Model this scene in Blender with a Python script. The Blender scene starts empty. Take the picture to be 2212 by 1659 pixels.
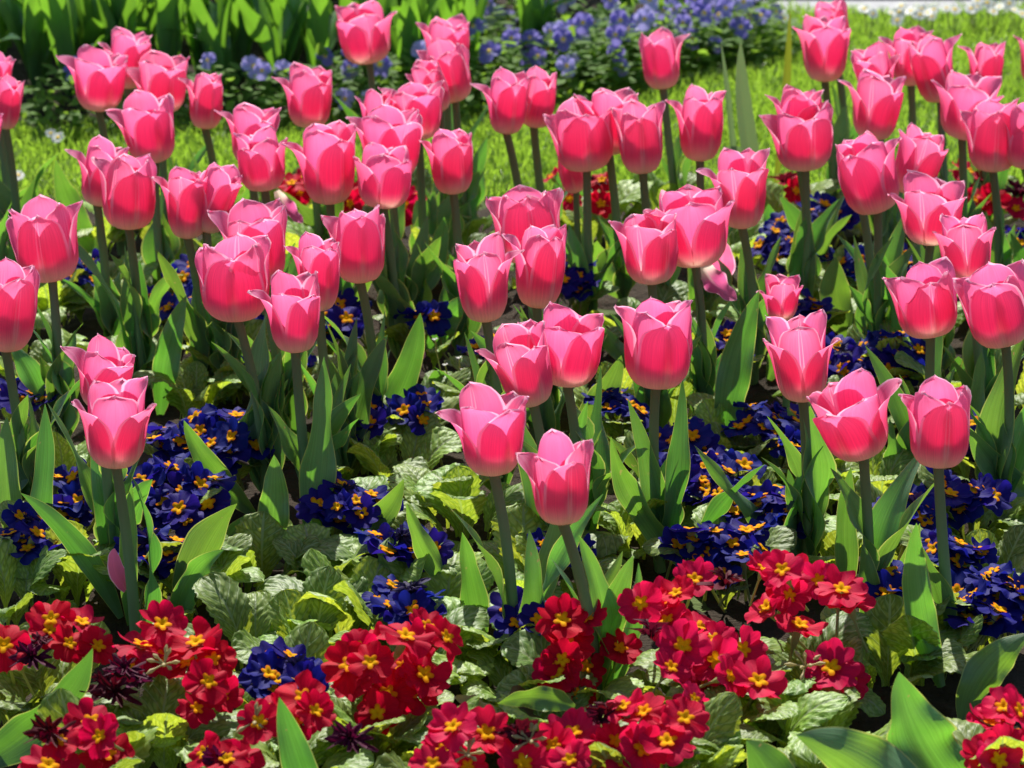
import bpy, math, random
import numpy as np
from mathutils import Vector, Matrix

S = bpy.context.scene
COL = S.collection
R = math.radians

# ------------------------------------------------------------------ camera
FPX, PITCH, CH = 7267.0, R(20.0), 1.20          # focal length in photo units (2212 wide), pitch, height
cam_d = bpy.data.cameras.new('camera')
cam = bpy.data.objects.new('camera', cam_d)
COL.objects.link(cam)
cam.location = (0, 0, CH)
cam.rotation_euler = (R(90) - PITCH, 0, 0)
cam_d.sensor_width = 36.0
cam_d.lens = 36.0 * FPX / 2212.0
cam_d.clip_start, cam_d.clip_end = 0.05, 500.0
cam_d.dof.use_dof = True
cam_d.dof.focus_distance = 2.95
cam_d.dof.aperture_fstop = 12.5
S.camera = cam

# ------------------------------------------------------------------ sky, sun, exposure
SUN_EL, SUN_AZ = 47.0, -6.0                      # sun behind the flowers, a touch to the left
w = bpy.data.worlds.new('World')
S.world = w
w.use_nodes = True
nt = w.node_tree
sky = nt.nodes.new('ShaderNodeTexSky')
sky.sky_type = 'NISHITA'
sky.sun_disc = False
sky.sun_elevation = R(SUN_EL)
sky.sun_rotation = R(SUN_AZ)
bg = nt.nodes['Background']
bg.inputs['Strength'].default_value = 0.085
nt.links.new(sky.outputs[0], bg.inputs[0])
sun_d = bpy.data.lights.new('sun', 'SUN')
sun_d.energy, sun_d.angle, sun_d.color = 5.0, R(0.5), (1.0, 0.96, 0.88)
sun = bpy.data.objects.new('sun', sun_d)
COL.objects.link(sun)
sd = Vector((math.sin(R(SUN_AZ)) * math.cos(R(SUN_EL)), math.cos(R(SUN_AZ)) * math.cos(R(SUN_EL)), math.sin(R(SUN_EL))))
sun.rotation_euler = sd.to_track_quat('Z', 'Y').to_euler()
S.view_settings.view_transform = 'Standard'
S.view_settings.look = 'None'
S.view_settings.exposure = 0.80
S.view_settings.gamma = 1.0
S.cycles.max_bounces = 10
S.cycles.diffuse_bounces = 6
S.cycles.glossy_bounces = 2
S.cycles.transmission_bounces = 6
S.cycles.use_denoising = True
S.cycles.caustics_reflective = False
S.cycles.caustics_refractive = False

# ------------------------------------------------------------------ pixel <-> world helpers
CP, SP = math.cos(PITCH), math.sin(PITCH)
FWD, UPV = np.array([0, CP, -SP]), np.array([0, SP, CP])
CPOS = np.array([0, 0, CH])

def ray(x, y):
    return FWD + np.array([(x - 1106) / FPX, 0, 0]) - UPV * ((y - 829.5) / FPX)

def at_z(x, y, z):
    d = ray(x, y)
    return CPOS + d * ((z - CH) / d[2])

def at_y(x, y, Y):
    d = ray(x, y)
    return CPOS + d * (Y / d[1])

def proj(P):
    q = np.asarray(P) - CPOS
    dep = q @ FWD
    return 1106 + FPX * q[..., 0] / dep, 829.5 - FPX * (q @ UPV) / dep, dep

def scale_at(P):
    return FPX / float((np.asarray(P) - CPOS) @ FWD)     # photo units per metre

# ------------------------------------------------------------------ node helper
class G:
    def __init__(self, name):
        self.m = bpy.data.materials.new(name)
        self.m.use_nodes = True
        self.t = self.m.node_tree
        self.t.nodes.clear()
        self.out = self.n('ShaderNodeOutputMaterial')
    def n(self, k, **kw):
        o = self.t.nodes.new(k)
        for a, b in kw.items():
            setattr(o, a, b)
        return o
    def put(self, sock, v):
        if isinstance(v, bpy.types.NodeSocket):
            self.t.links.new(v, sock)
        elif v is not None:
            if isinstance(v, tuple) and len(v) == 3 and sock.type == 'RGBA':
                v = (*v, 1)
            sock.default_value = v
    def math(self, op, a, b=None, c=None, clamp=False):
        o = self.n('ShaderNodeMath', operation=op, use_clamp=clamp)
        self.put(o.inputs[0], a); self.put(o.inputs[1], b); self.put(o.inputs[2], c)
        return o.outputs[0]
    def mr(self, v, a, b, c=0.0, d=1.0, smooth=True):
        o = self.n('ShaderNodeMapRange', interpolation_type='SMOOTHSTEP' if smooth else 'LINEAR')
        for i, x in enumerate((v, a, b, c, d)):
            self.put(o.inputs[i], x)
        return o.outputs[0]
    def mix(self, f, a, b, mode='MIX'):
        o = self.n('ShaderNodeMix', data_type='RGBA', blend_type=mode)
        self.put(o.inputs[0], f); self.put(o.inputs[6], a); self.put(o.inputs[7], b)
        return o.outputs[2]
    def uv(self):
        o = self.n('ShaderNodeUVMap')
        s = self.n('ShaderNodeSeparateXYZ')
        self.t.links.new(o.outputs[0], s.inputs[0])
        return s.outputs[0], s.outputs[1]
    def vec(self, x, y, z=0.0):
        o = self.n('ShaderNodeCombineXYZ')
        for i, q in enumerate((x, y, z)):
            self.put(o.inputs[i], q)
        return o.outputs[0]
    def noise(self, vec, scale, detail=3.0, rough=0.55):
        o = self.n('ShaderNodeTexNoise')
        self.put(o.inputs['Vector'], vec)
        o.inputs['Scale'].default_value = scale
        o.inputs['Detail'].default_value = detail
        o.inputs['Roughness'].default_value = rough
        return o.outputs[0]
    def coord(self):
        return self.n('ShaderNodeTexCoord').outputs['Object']
    def pos(self):
        return self.n('ShaderNodeNewGeometry').outputs['Position']
    def rnd(self):
        return self.n('ShaderNodeObjectInfo').outputs['Random']
    def hsv(self, col, h=0.5, s=1.0, v=1.0):
        o = self.n('ShaderNodeHueSaturation')
        self.put(o.inputs[0], h); self.put(o.inputs[1], s); self.put(o.inputs[2], v); self.put(o.inputs[4], col)
        return o.outputs[0]
    def bump(self, h, strength, dist):
        o = self.n('ShaderNodeBump')
        self.put(o.inputs['Strength'], strength); self.put(o.inputs['Distance'], dist); self.put(o.inputs['Height'], h)
        return o.outputs[0]
    def leafy(self, col, trans, fac, rough=0.5, spec=0.5, normal=None):
        p = self.n('ShaderNodeBsdfPrincipled')
        self.put(p.inputs['Base Color'], col); self.put(p.inputs['Roughness'], rough)
        self.put(p.inputs['Specular IOR Level'], spec)
        if normal is not None:
            self.put(p.inputs['Normal'], normal)
        if trans is None:
            self.t.links.new(p.outputs[0], self.out.inputs[0])
            return self.m
        q = self.n('ShaderNodeBsdfTranslucent')
        self.put(q.inputs['Color'], trans)
        if normal is not None:
            self.put(q.inputs['Normal'], normal)
        x = self.n('ShaderNodeMixShader')
        self.put(x.inputs[0], fac)
        self.t.links.new(p.outputs[0], x.inputs[1]); self.t.links.new(q.outputs[0], x.inputs[2])
        self.t.links.new(x.outputs[0], self.out.inputs[0])
        return self.m

def petal_material(name, pink, tpink, margin, tmargin, cream, tcream):
    g = G(name)
    U, V = g.uv()
    u = g.math('ABSOLUTE', g.math('MULTIPLY_ADD', U, 2.0, -1.0))
    streak = g.noise(g.vec(g.math('MULTIPLY', U, 58.0), g.math('MULTIPLY', V, 1.6), g.math('MULTIPLY', g.rnd(), 20.0)), 1.0, 3.0)
    base = g.mr(g.math('ADD', V, g.math('MULTIPLY', u, 0.62)), 0.10, 0.60, 1.0, 0.0)
    foot = g.mr(V, 0.12, 0.44, 0.95, 0.0)
    cr = g.math('MAXIMUM', base, foot)
    edge = g.math('MAXIMUM', g.mr(u, 0.84, 0.93), g.mr(V, 0.96, 0.985))
    edge = g.math('MULTIPLY', edge, g.mr(V, 0.25, 0.6, 0.0, 0.8))
    blush = g.math('MULTIPLY', g.mr(V, 0.40, 0.95), 0.16)
    rib = g.math('MULTIPLY', g.mr(u, 0.02, 0.05), g.mr(u, 0.06, 0.10, 1.0, 0.0))
    rib = g.math('MULTIPLY', g.math('MULTIPLY', rib, g.mr(g.rnd(), 0.3, 0.8, 0.05, 0.42)), g.mr(V, 0.1, 0.4))
    pale = g.math('MAXIMUM', g.math('MAXIMUM', edge, blush), rib)
    out = []
    for a, m, c in ((pink, margin, cream), (tpink, tmargin, tcream)):
        k = g.mix(pale, a, m)
        k = g.mix(cr, k, c)
        k = g.hsv(k, g.math('MULTIPLY_ADD', g.rnd(), 0.012, 0.494), 1.0, g.math('MULTIPLY_ADD', streak, 0.50, 0.75))
        out.append(k)
    return g.leafy(out[0], out[1], 0.56, 0.5, 0.25, g.bump(streak, 0.35, 0.0009))

M = {}
M['petal'] = petal_material('tulip_petal', (0.75, 0.14, 0.33), (0.97, 0.105, 0.305), (0.95, 0.66, 0.80), (1.0, 0.60, 0.77), (0.94, 0.86, 0.68), (1.0, 0.94, 0.78))
M['faded'] = petal_material('faded_petal', (0.60, 0.10, 0.30), (0.80, 0.12, 0.34), (0.80, 0.45, 0.60), (0.9, 0.45, 0.6), (0.92, 0.84, 0.66), (1.0, 0.9, 0.7))

g = G('tulip_stem')
z = g.uv()[1]
M['stem'] = g.leafy(g.mix(g.mr(z, 0.35, 0.95), (0.16, 0.28, 0.12), (0.16, 0.165, 0.085)), (0.22, 0.34, 0.08), 0.18, 0.5, 0.4)

g = G('tulip_leaf')
U, V = g.uv()
u = g.math('ABSOLUTE', g.math('MULTIPLY_ADD', U, 2.0, -1.0))
st = g.noise(g.vec(g.math('MULTIPLY', U, 34.0), g.math('MULTIPLY', V, 1.0), g.math('MULTIPLY', g.rnd(), 30.0)), 1.0, 3.0)
bl = g.noise(g.coord(), 45.0, 3.0)
edge = g.mr(u, 0.92, 0.98)
spot = g.math('MULTIPLY', g.mr(g.noise(g.coord(), 120.0, 2.0), 0.70, 0.76), g.mr(V, 0.45, 0.9))
vv = g.math('MULTIPLY', g.math('MULTIPLY_ADD', st, 0.9, 0.58), g.math('MULTIPLY_ADD', g.math('FRACT', g.math('MULTIPLY', g.rnd(), 5.7)), 0.5, 0.85))
hh = g.math('MULTIPLY_ADD', g.rnd(), 0.04, 0.485)
col = g.hsv(g.mix(g.math('MULTIPLY', bl, 0.8), (0.064, 0.150, 0.062), (0.12, 0.220, 0.125)), hh, 1.0, vv)
tr = g.hsv(g.mix(g.math('MULTIPLY', bl, 0.6), (0.14, 0.34, 0.020), (0.25, 0.46, 0.045)), hh, 1.0, vv)
col = g.mix(edge, col, (0.36, 0.42, 0.12)); tr = g.mix(edge, tr, (0.55, 0.62, 0.12))
col = g.mix(spot, col, (0.30, 0.24, 0.10)); tr = g.mix(spot, tr, (0.5, 0.38, 0.12))
M['leaf'] = g.leafy(col, tr, 0.38, 0.42, 0.55, g.bump(g.math('ADD', st, g.math('MULTIPLY', bl, 0.8)), 0.4, 0.0014))
g = G('far_tulip_leaf')
nz = g.noise(g.coord(), 30.0, 3.0)
M['far_leaf'] = g.leafy(g.mix(nz, (0.06, 0.15, 0.05), (0.11, 0.22, 0.09)), g.mix(nz, (0.16, 0.40, 0.02), (0.27, 0.54, 0.035)), 0.40, 0.30, 0.9)
g = G('pale_blade')
M['pale'] = g.leafy((0.20, 0.27, 0.17), (0.22, 0.34, 0.10), 0.25, 0.45, 0.5)
g = G('yellowing_blade')
M['yellowish'] = g.leafy((0.11, 0.15, 0.02), (0.24, 0.28, 0.02), 0.4, 0.45, 0.4)

g = G('primrose_leaf')
U, V = g.uv()
u = g.math('ABSOLUTE', g.math('MULTIPLY_ADD', U, 2.0, -1.0))
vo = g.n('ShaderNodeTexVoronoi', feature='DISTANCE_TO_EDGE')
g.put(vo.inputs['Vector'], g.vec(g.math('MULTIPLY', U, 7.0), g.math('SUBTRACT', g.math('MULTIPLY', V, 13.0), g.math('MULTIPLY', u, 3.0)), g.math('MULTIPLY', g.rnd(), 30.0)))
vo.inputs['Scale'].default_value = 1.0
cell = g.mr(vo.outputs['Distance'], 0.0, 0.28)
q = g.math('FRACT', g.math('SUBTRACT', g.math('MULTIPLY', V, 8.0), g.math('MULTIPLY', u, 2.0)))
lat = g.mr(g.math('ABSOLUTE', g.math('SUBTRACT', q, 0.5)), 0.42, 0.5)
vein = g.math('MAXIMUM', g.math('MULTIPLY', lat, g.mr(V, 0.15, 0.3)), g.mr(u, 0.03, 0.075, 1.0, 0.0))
hh = g.math('MULTIPLY_ADD', g.rnd(), 0.03, 0.483)
vv = g.math('MULTIPLY', g.math('MULTIPLY_ADD', g.noise(g.coord(), 60.0, 3.0), 0.6, 0.68), g.math('MULTIPLY_ADD', g.math('FRACT', g.math('MULTIPLY', g.rnd(), 7.3)), 0.55, 0.52))
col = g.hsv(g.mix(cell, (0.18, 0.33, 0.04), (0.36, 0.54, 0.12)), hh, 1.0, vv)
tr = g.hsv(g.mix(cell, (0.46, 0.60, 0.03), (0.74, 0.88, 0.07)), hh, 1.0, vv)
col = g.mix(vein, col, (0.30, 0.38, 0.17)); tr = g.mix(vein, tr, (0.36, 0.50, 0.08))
hgt = g.math('SUBTRACT', cell, g.math('MULTIPLY', vein, 0.8))
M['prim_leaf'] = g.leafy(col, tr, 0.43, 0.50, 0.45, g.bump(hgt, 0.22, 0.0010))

def bloom_material(name, col, tr, deep, hue=0.005, fac=0.4):
    g = G(name)
    U, V = g.uv()
    st = g.noise(g.vec(g.math('MULTIPLY', U, 14.0), g.math('MULTIPLY', V, 2.0), g.math('MULTIPLY', g.rnd(), 30.0)), 1.0, 3.0)
    hh = g.math('MULTIPLY_ADD', g.rnd(), hue * 2, 0.5 - hue)
    vv = g.math('MULTIPLY_ADD', st, 0.5, 0.75)
    c = g.hsv(g.mix(g.mr(V, 0.2, 0.55), deep, col), hh, 1.0, vv)
    t = g.hsv(tr, hh, 1.0, vv)
    return g.leafy(c, t, fac, 0.6, 0.10, g.bump(st, 0.4, 0.001))

M['red'] = bloom_material('red_primrose_petal', (0.48, 0.002, 0.030), (0.92, 0.006, 0.07), (0.25, 0.001, 0.014))
M['crimson'] = bloom_material('crimson_primrose_petal', (0.58, 0.006, 0.06), (1.0, 0.015, 0.10), (0.36, 0.002, 0.02))
M['blue'] = bloom_material('blue_primrose_petal', (0.013, 0.012, 0.175), (0.018, 0.014, 0.32), (0.006, 0.005, 0.06), 0.01, 0.35)
M['wilted'] = bloom_material('wilted_bloom', (0.075, 0.006, 0.022), (0.16, 0.006, 0.03), (0.035, 0.008, 0.015), 0.03, 0.25)
M['wilted_blue'] = bloom_material('wilted_blue_bloom', (0.022, 0.016, 0.06), (0.03, 0.02, 0.09), (0.03, 0.02, 0.03), 0.03, 0.2)

g = G('primrose_eye')
U, V = g.uv()
M['eye'] = g.leafy(g.mix(g.mr(V, 0.55, 1.0), (0.80, 0.43, 0.004), (0.72, 0.17, 0.004)), (0.95, 0.42, 0.005), 0.3, 0.7, 0.04)
g = G('flower_stalk')
M['stalk'] = g.leafy((0.30, 0.33, 0.13), (0.5, 0.5, 0.15), 0.3, 0.5, 0.3)
g = G('dried_calyx')
M['dried'] = g.leafy((0.40, 0.34, 0.16), (0.7, 0.6, 0.3), 0.35, 0.6, 0.3)

g = G('pansy_petal')
U, V = g.uv()
r_ = g.rnd()
pv = g.mix(g.mr(r_, 0.3, 0.95), (0.17, 0.145, 0.56), (0.48, 0.46, 0.80))
pv = g.mix(g.mr(r_, 0.93, 0.97), pv, (0.80, 0.80, 0.84))
c = g.mix(g.mr(V, 0.12, 0.42, 1.0, 0.0), pv, (0.70, 0.68, 0.80))
M['pansy'] = g.leafy(c, g.mix(0.5, c, (0.5, 0.42, 0.9)), 0.42, 0.5, 0.3)
g = G('pansy_eye')
M['pansy_eye'] = g.leafy((0.75, 0.50, 0.05), None, 0, 0.5, 0.3)
g = G('pansy_foliage')
nz = g.noise(g.pos(), 60.0, 3.0)
M['pansy_leaf'] = g.leafy(g.mix(nz, (0.07, 0.15, 0.03), (0.16, 0.27, 0.06)), g.mix(nz, (0.20, 0.40, 0.03), (0.38, 0.58, 0.06)), 0.45, 0.6, 0.08)
g = G('white_ray_petal')
M['white'] = g.leafy((0.82, 0.82, 0.78), (0.85, 0.85, 0.8), 0.35, 0.5, 0.3)
g = G('daisy_disc')
M['yellow'] = g.leafy((0.80, 0.55, 0.04), None, 0, 0.6, 0.3)

g = G('grass_blade')
nz = g.noise(g.pos(), 9.0, 4.0)
n2 = g.noise(g.pos(), 160.0, 2.0)
k = g.math('MULTIPLY_ADD', n2, 0.9, g.math('MULTIPLY', nz, 0.4), clamp=True)
M['grass'] = g.leafy(g.mix(k, (0.08, 0.16, 0.02), (0.19, 0.28, 0.04)), g.mix(k, (0.24, 0.50, 0.025), (0.45, 0.68, 0.06)), 0.46, 0.4, 0.5)
g = G('lawn_soil')
nz = g.noise(g.pos(), 40.0, 5.0)
M['lawn'] = g.leafy(g.mix(nz, (0.035, 0.055, 0.012), (0.085, 0.12, 0.03)), None, 0, 0.9, 0.2, g.bump(nz, 0.6, 0.02))
g = G('bed_soil')
nz = g.noise(g.pos(), 70.0, 6.0, 0.65)
M['soil'] = g.leafy(g.mix(nz, (0.012, 0.009, 0.006), (0.065, 0.045, 0.028)), None, 0, 0.95, 0.2, g.bump(nz, 0.9, 0.02))
g = G('path_paving')
nz = g.noise(g.pos(), 120.0, 5.0)
M['path'] = g.leafy(g.mix(nz, (0.26, 0.26, 0.27), (0.42, 0.42, 0.43)), None, 0, 0.85, 0.3, g.bump(nz, 0.5, 0.004))
g = G('kerb_stone')
nz = g.noise(g.pos(), 150.0, 5.0)
M['kerb'] = g.leafy(g.mix(nz, (0.20, 0.16, 0.14), (0.36, 0.30, 0.27)), None, 0, 0.85, 0.3, g.bump(nz, 0.5, 0.003))
g = G('withered_leaf')
nz = g.noise(g.coord(), 60.0, 4.0)
M['brown'] = g.leafy(g.mix(nz, (0.045, 0.022, 0.015), (0.16, 0.10, 0.045)), (0.25, 0.14, 0.05), 0.25, 0.55, 0.4)
g = G('yellowed_leaf')
nz = g.noise(g.coord(), 50.0, 4.0)
M['straw'] = g.leafy(g.mix(nz, (0.22, 0.22, 0.05), (0.46, 0.33, 0.14)), (0.6, 0.45, 0.15), 0.35, 0.5, 0.4)

# ------------------------------------------------------------------ mesh helpers
def grid_mesh(name, grids, mats):
    """grids: [(P[n,m,3], UV[n,m,2], material index)] -> one smooth mesh."""
    vs, uvs, fs, mi, off = [], [], [], [], 0
    for P, UV, k in grids:
        n, m = P.shape[:2]
        vs.append(P.reshape(-1, 3)); uvs.append(UV.reshape(-1, 2))
        i = np.arange(n * m).reshape(n, m) + off
        f = np.stack([i[:-1, :-1], i[:-1, 1:], i[1:, 1:], i[1:, :-1]], -1).reshape(-1, 4)
        fs.append(f); mi.append(np.full(len(f), k)); off += n * m
    v, uv, f, mi = np.concatenate(vs), np.concatenate(uvs), np.concatenate(fs), np.concatenate(mi)
    me = bpy.data.meshes.new(name)
    me.vertices.add(len(v)); me.vertices.foreach_set('co', v.astype(np.float32).ravel())
    me.loops.add(f.size); me.loops.foreach_set('vertex_index', f.astype(np.int32).ravel())
    me.polygons.add(len(f)); me.polygons.foreach_set('loop_start', np.arange(0, f.size, 4, dtype=np.int32))
    me.update(calc_edges=True)
    me.polygons.foreach_set('material_index', mi.astype(np.int32))
    me.polygons.foreach_set('use_smooth', np.ones(len(f), dtype=bool))
    ul = me.uv_layers.new(name='UVMap')
    ul.data.foreach_set('uv', uv[f.ravel()].astype(np.float32).ravel())
    for q in mats:
        me.materials.append(q)
    me.update()
    return me

def obj(name, mesh, parent=None, loc=None):
    o = bpy.data.objects.new(name, mesh)
    COL.objects.link(o)
    if parent is not None:
        o.parent = parent
    if loc is not None:
        o.location = loc
    return o

def thing(name, label, cat, loc, group=None):
    o = bpy.data.objects.new(name, None)
    o.empty_display_size = 0.02
    COL.objects.link(o)
    o.location = loc
    tag(o, label, cat, group)
    return o

def tag(o, label, cat, group=None):
    o['label'] = label; o['category'] = cat
    if group:
        o['group'] = group

def put(parent, src_mesh, name, mat):
    """a child that shares a mesh, placed by a local matrix"""
    o = obj(name, src_mesh, parent)
    o.matrix_local = mat
    return o

def uvgrid(n, m):
    V, U = np.meshgrid(np.linspace(0, 1, n), np.linspace(0, 1, m), indexing='ij')
    return U, V

def smooth_interp(x, xs, ys, k=0.05):
    xx = np.linspace(0, 1, 401)
    yy = np.interp(xx, xs, ys)
    r = int(k * 400)
    pad = np.concatenate([2 * yy[0] - yy[1:r + 1][::-1], yy, 2 * yy[-1] - yy[-r - 1:-1][::-1]])
    ker = np.hanning(2 * r + 3)[1:-1]; ker /= ker.sum()
    return np.interp(x, xx, np.convolve(pad, ker, 'valid'))

def tube(pts, rad, k=10):
    """grid of a tube along pts with radii rad"""
    pts = np.asarray(pts, float); n = len(pts)
    t = np.gradient(pts, axis=0); t /= np.linalg.norm(t, axis=1)[:, None]
    ref = np.array([0, 1.0, 0]) if abs(t[0][1]) < 0.9 else np.array([1.0, 0, 0])
    a = np.cross(t, ref); a /= np.linalg.norm(a, axis=1)[:, None]
    b = np.cross(t, a)
    th = np.linspace(0, 2 * math.pi, k + 1)
    P = pts[:, None] + (a[:, None] * np.cos(th)[None, :, None] + b[:, None] * np.sin(th)[None, :, None]) * np.asarray(rad)[:, None, None]
    U, V = uvgrid(n, k + 1)
    return P, np.stack([U, V], -1)

def bez(a, b, c, n):
    t = np.linspace(0, 1, n)[:, None]
    return a * (1 - t) ** 2 + 2 * b * t * (1 - t) + c * t * t

def blade(c0, c1, c2, width, facing, fold=0.35, ripple=0.12, twist=0.0, ph=0.0, n=28, m=11, prof=None, waves=2.2):
    """a lance-shaped leaf along a bent midrib; width is the full width"""
    c = bez(np.asarray(c0, float), np.asarray(c1, float), np.asarray(c2, float), n)
    v = np.linspace(0, 1, n)
    t = np.gradient(c, axis=0); t /= np.linalg.norm(t, axis=1)[:, None]
    s = np.cross(t, np.asarray(facing, float)); s /= np.linalg.norm(s, axis=1)[:, None]
    nr = np.cross(s, t)
    a = twist * (v - 0.15)
    s, nr = s * np.cos(a)[:, None] + nr * np.sin(a)[:, None], nr * np.cos(a)[:, None] - s * np.sin(a)[:, None]
    px, py = prof or ([0, .08, .22, .40, .60, .78, .90, .965, 1], [.26, .5, .84, 1, .9, .62, .34, .14, .015])
    wv = smooth_interp(v, px, py, 0.04) * width * 0.5
    wv[-1] = max(wv[-1], 1e-4)
    u = np.linspace(-1, 1, m)
    env = np.clip(v * 3, 0, 1) * np.clip((1 - v) * 3, 0, 1)
    wl = np.sin(2 * math.pi * waves * v + ph)
    wr = np.sin(2 * math.pi * waves * v * 1.17 + ph + 2.1)
    rp = np.where(u[None, :] < 0, wl[:, None], wr[:, None]) * (u[None, :] ** 2) * env[:, None] * ripple
    f = fold * (np.sqrt(u * u + 0.02) - 0.14)
    ca = math.cos(math.atan(fold))
    P = c[:, None] + s[:, None] * (u[None, :] * wv[:, None] * ca)[..., None] + nr[:, None] * ((f[None, :] * (1 - 0.5 * v[:, None]) + rp) * wv[:, None])[..., None]
    U, V = uvgrid(n, m)
    return P, np.stack([U, V], -1)

# ------------------------------------------------------------------ setting
def sheet(name, pts, z, mat, parent=None):
    me = bpy.data.meshes.new(name)
    me.from_pydata([(x, y, z) for x, y in pts], [], [list(range(len(pts)))])
    me.materials.append(mat)
    o = obj(name, me)
    o['kind'] = 'structure'
    return o

BACK = 3.98                                        # the far edge of the tulip bed
sheet('lawn', [(-80, -20), (80, -20), (80, 200), (-80, 200)], -0.004, M['lawn'])
def relief(name, x0, x1, y0, y1, nx, ny, z0, amp, mat, seed, edge=0.06):
    """a soil sheet with small clods, sinking under the lawn at its rim"""
    rg = np.random.RandomState(seed)
    X, Y = np.meshgrid(np.linspace(x0, x1, nx), np.linspace(y0, y1, ny))
    Z = np.zeros_like(X)
    for k in range(26):
        a, b, ph = rg.uniform(-90, 90), rg.uniform(-90, 90), rg.uniform(0, 6.28)
        Z += np.sin(a * X + b * Y + ph) * amp / 5
    d = np.minimum.reduce([X - x0, x1 - X, Y - y0, y1 - Y])
    Z = z0 + Z + np.where(d < edge, (d / edge - 1) * 0.03, 0)
    P = np.stack([X, Y, Z], -1)
    o = obj(name, grid_mesh(name, [(P, np.stack([X, Y], -1), 0)], [mat]))
    o['kind'] = 'structure'
    return o
relief('bed_soil', -1.6, 1.6, 1.6, BACK, 220, 170, 0.004, 0.006, M['soil'], 3)
EDGE = [(-400, 300), (0, 292), (350, 290), (700, 280), (1000, 262), (1180, 228), (1340, 196), (1500, 158), (1600, 130), (1668, 92), (1660, 40), (1640, 0), (1630, -60)]
EW = [at_z(x, y, 0)[:2] for x, y in EDGE]          # the near edge of the pansy bed
pb = [tuple(p) for p in EW] + [(EW[-1][0], 6.5), (-2.2, 6.5), (-2.2, EW[0][1])]
sheet('border_soil', pb, 0.004, M['soil'])
PATH_Y = float(at_z(1900, 34, 0)[1])
sheet('path', [(0.30, PATH_Y), (40, PATH_Y), (40, PATH_Y + 0.085), (0.30, PATH_Y + 0.085)], 0.004, M['path'])
def box_mesh(name, x0, x1, y0, y1, z0, z1, mat, bev=0.004):
    import bmesh
    bm = bmesh.new()
    bmesh.ops.create_cube(bm, size=1.0)
    for q in bm.verts:
        q.co = (x0 + (q.co.x + .5) * (x1 - x0), y0 + (q.co.y + .5) * (y1 - y0), z0 + (q.co.z + .5) * (z1 - z0))
    bmesh.ops.bevel(bm, geom=list(bm.edges), offset=bev, segments=2, affect='EDGES')
    me = bpy.data.meshes.new(name); bm.to_mesh(me); bm.free()
    me.materials.append(mat)
    return me
o = obj('kerb', box_mesh('kerb', 0.30, 40, PATH_Y + 0.085, PATH_Y + 0.20, -0.02, 0.016, M['kerb']))
o['kind'] = 'structure'
sheet('pavement', [(0.30, PATH_Y + 0.2), (40, PATH_Y + 0.2), (40, PATH_Y + 3.2), (0.30, PATH_Y + 3.2)], 0.004, M['path'])

def in_border(x, y):
    ex = np.array([p[0] for p in EW]); ey = np.array([p[1] for p in EW])
    k = int(np.argmax(ex))
    yy = np.interp(x, ex[:k + 1], ey[:k + 1])
    return (x < ex[k]) & (y > yy)

def grass():
    rg = np.random.RandomState(5)
    n = 78000
    x = rg.uniform(-0.95, 1.0, n); y = rg.uniform(BACK - 0.03, PATH_Y, n)
    keep = ~in_border(x, y - 0.015)
    x, y = x[keep], y[keep]; n = len(x)
    h = rg.uniform(0.012, 0.034, n) * (1 + 0.25 * np.sin(x * 14) * np.sin(y * 11 + 1)); wd = rg.uniform(0.0007, 0.0014, n)
    az = rg.uniform(0, 6.283, n); ln = rg.uniform(0.15, 0.95, n) * h; fa = rg.uniform(0, 6.283, n)
    b = np.stack([x, y, np.zeros(n)], -1)
    s = np.stack([np.cos(fa), np.sin(fa), np.zeros(n)], -1) * wd[:, None]
    d = np.stack([np.cos(az) * ln, np.sin(az) * ln, np.zeros(n)], -1)
    up = np.array([0, 0, 1.0])
    m1 = b + d * 0.35 + up * (h * 0.62)[:, None]
    tp = b + d + up * (h * (1 - 0.25 * ln / h))[:, None]
    V = np.stack([b - s, b + s, m1 + s * .8, m1 - s * .8, tp], 1).reshape(-1, 3)
    i = np.arange(n) * 5
    me = bpy.data.meshes.new('grass')
    F = np.concatenate([np.stack([i, i + 1, i + 2, i + 3], -1).ravel(), np.stack([i + 3, i + 2, i + 4], -1).ravel()])
    ls = np.concatenate([np.arange(n) * 4, n * 4 + np.arange(n) * 3])
    me.vertices.add(len(V)); me.vertices.foreach_set('co', V.astype(np.float32).ravel())
    me.loops.add(len(F)); me.loops.foreach_set('vertex_index', F.astype(np.int32))
    me.polygons.add(len(ls)); me.polygons.foreach_set('loop_start', ls.astype(np.int32))
    me.update(calc_edges=True); me.validate()
    me.materials.append(M['grass'])
    o = obj('grass', me)
    tag(o, 'short bright green lawn grass behind the tulip bed', 'grass'); o['kind'] = 'stuff'
grass()

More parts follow.
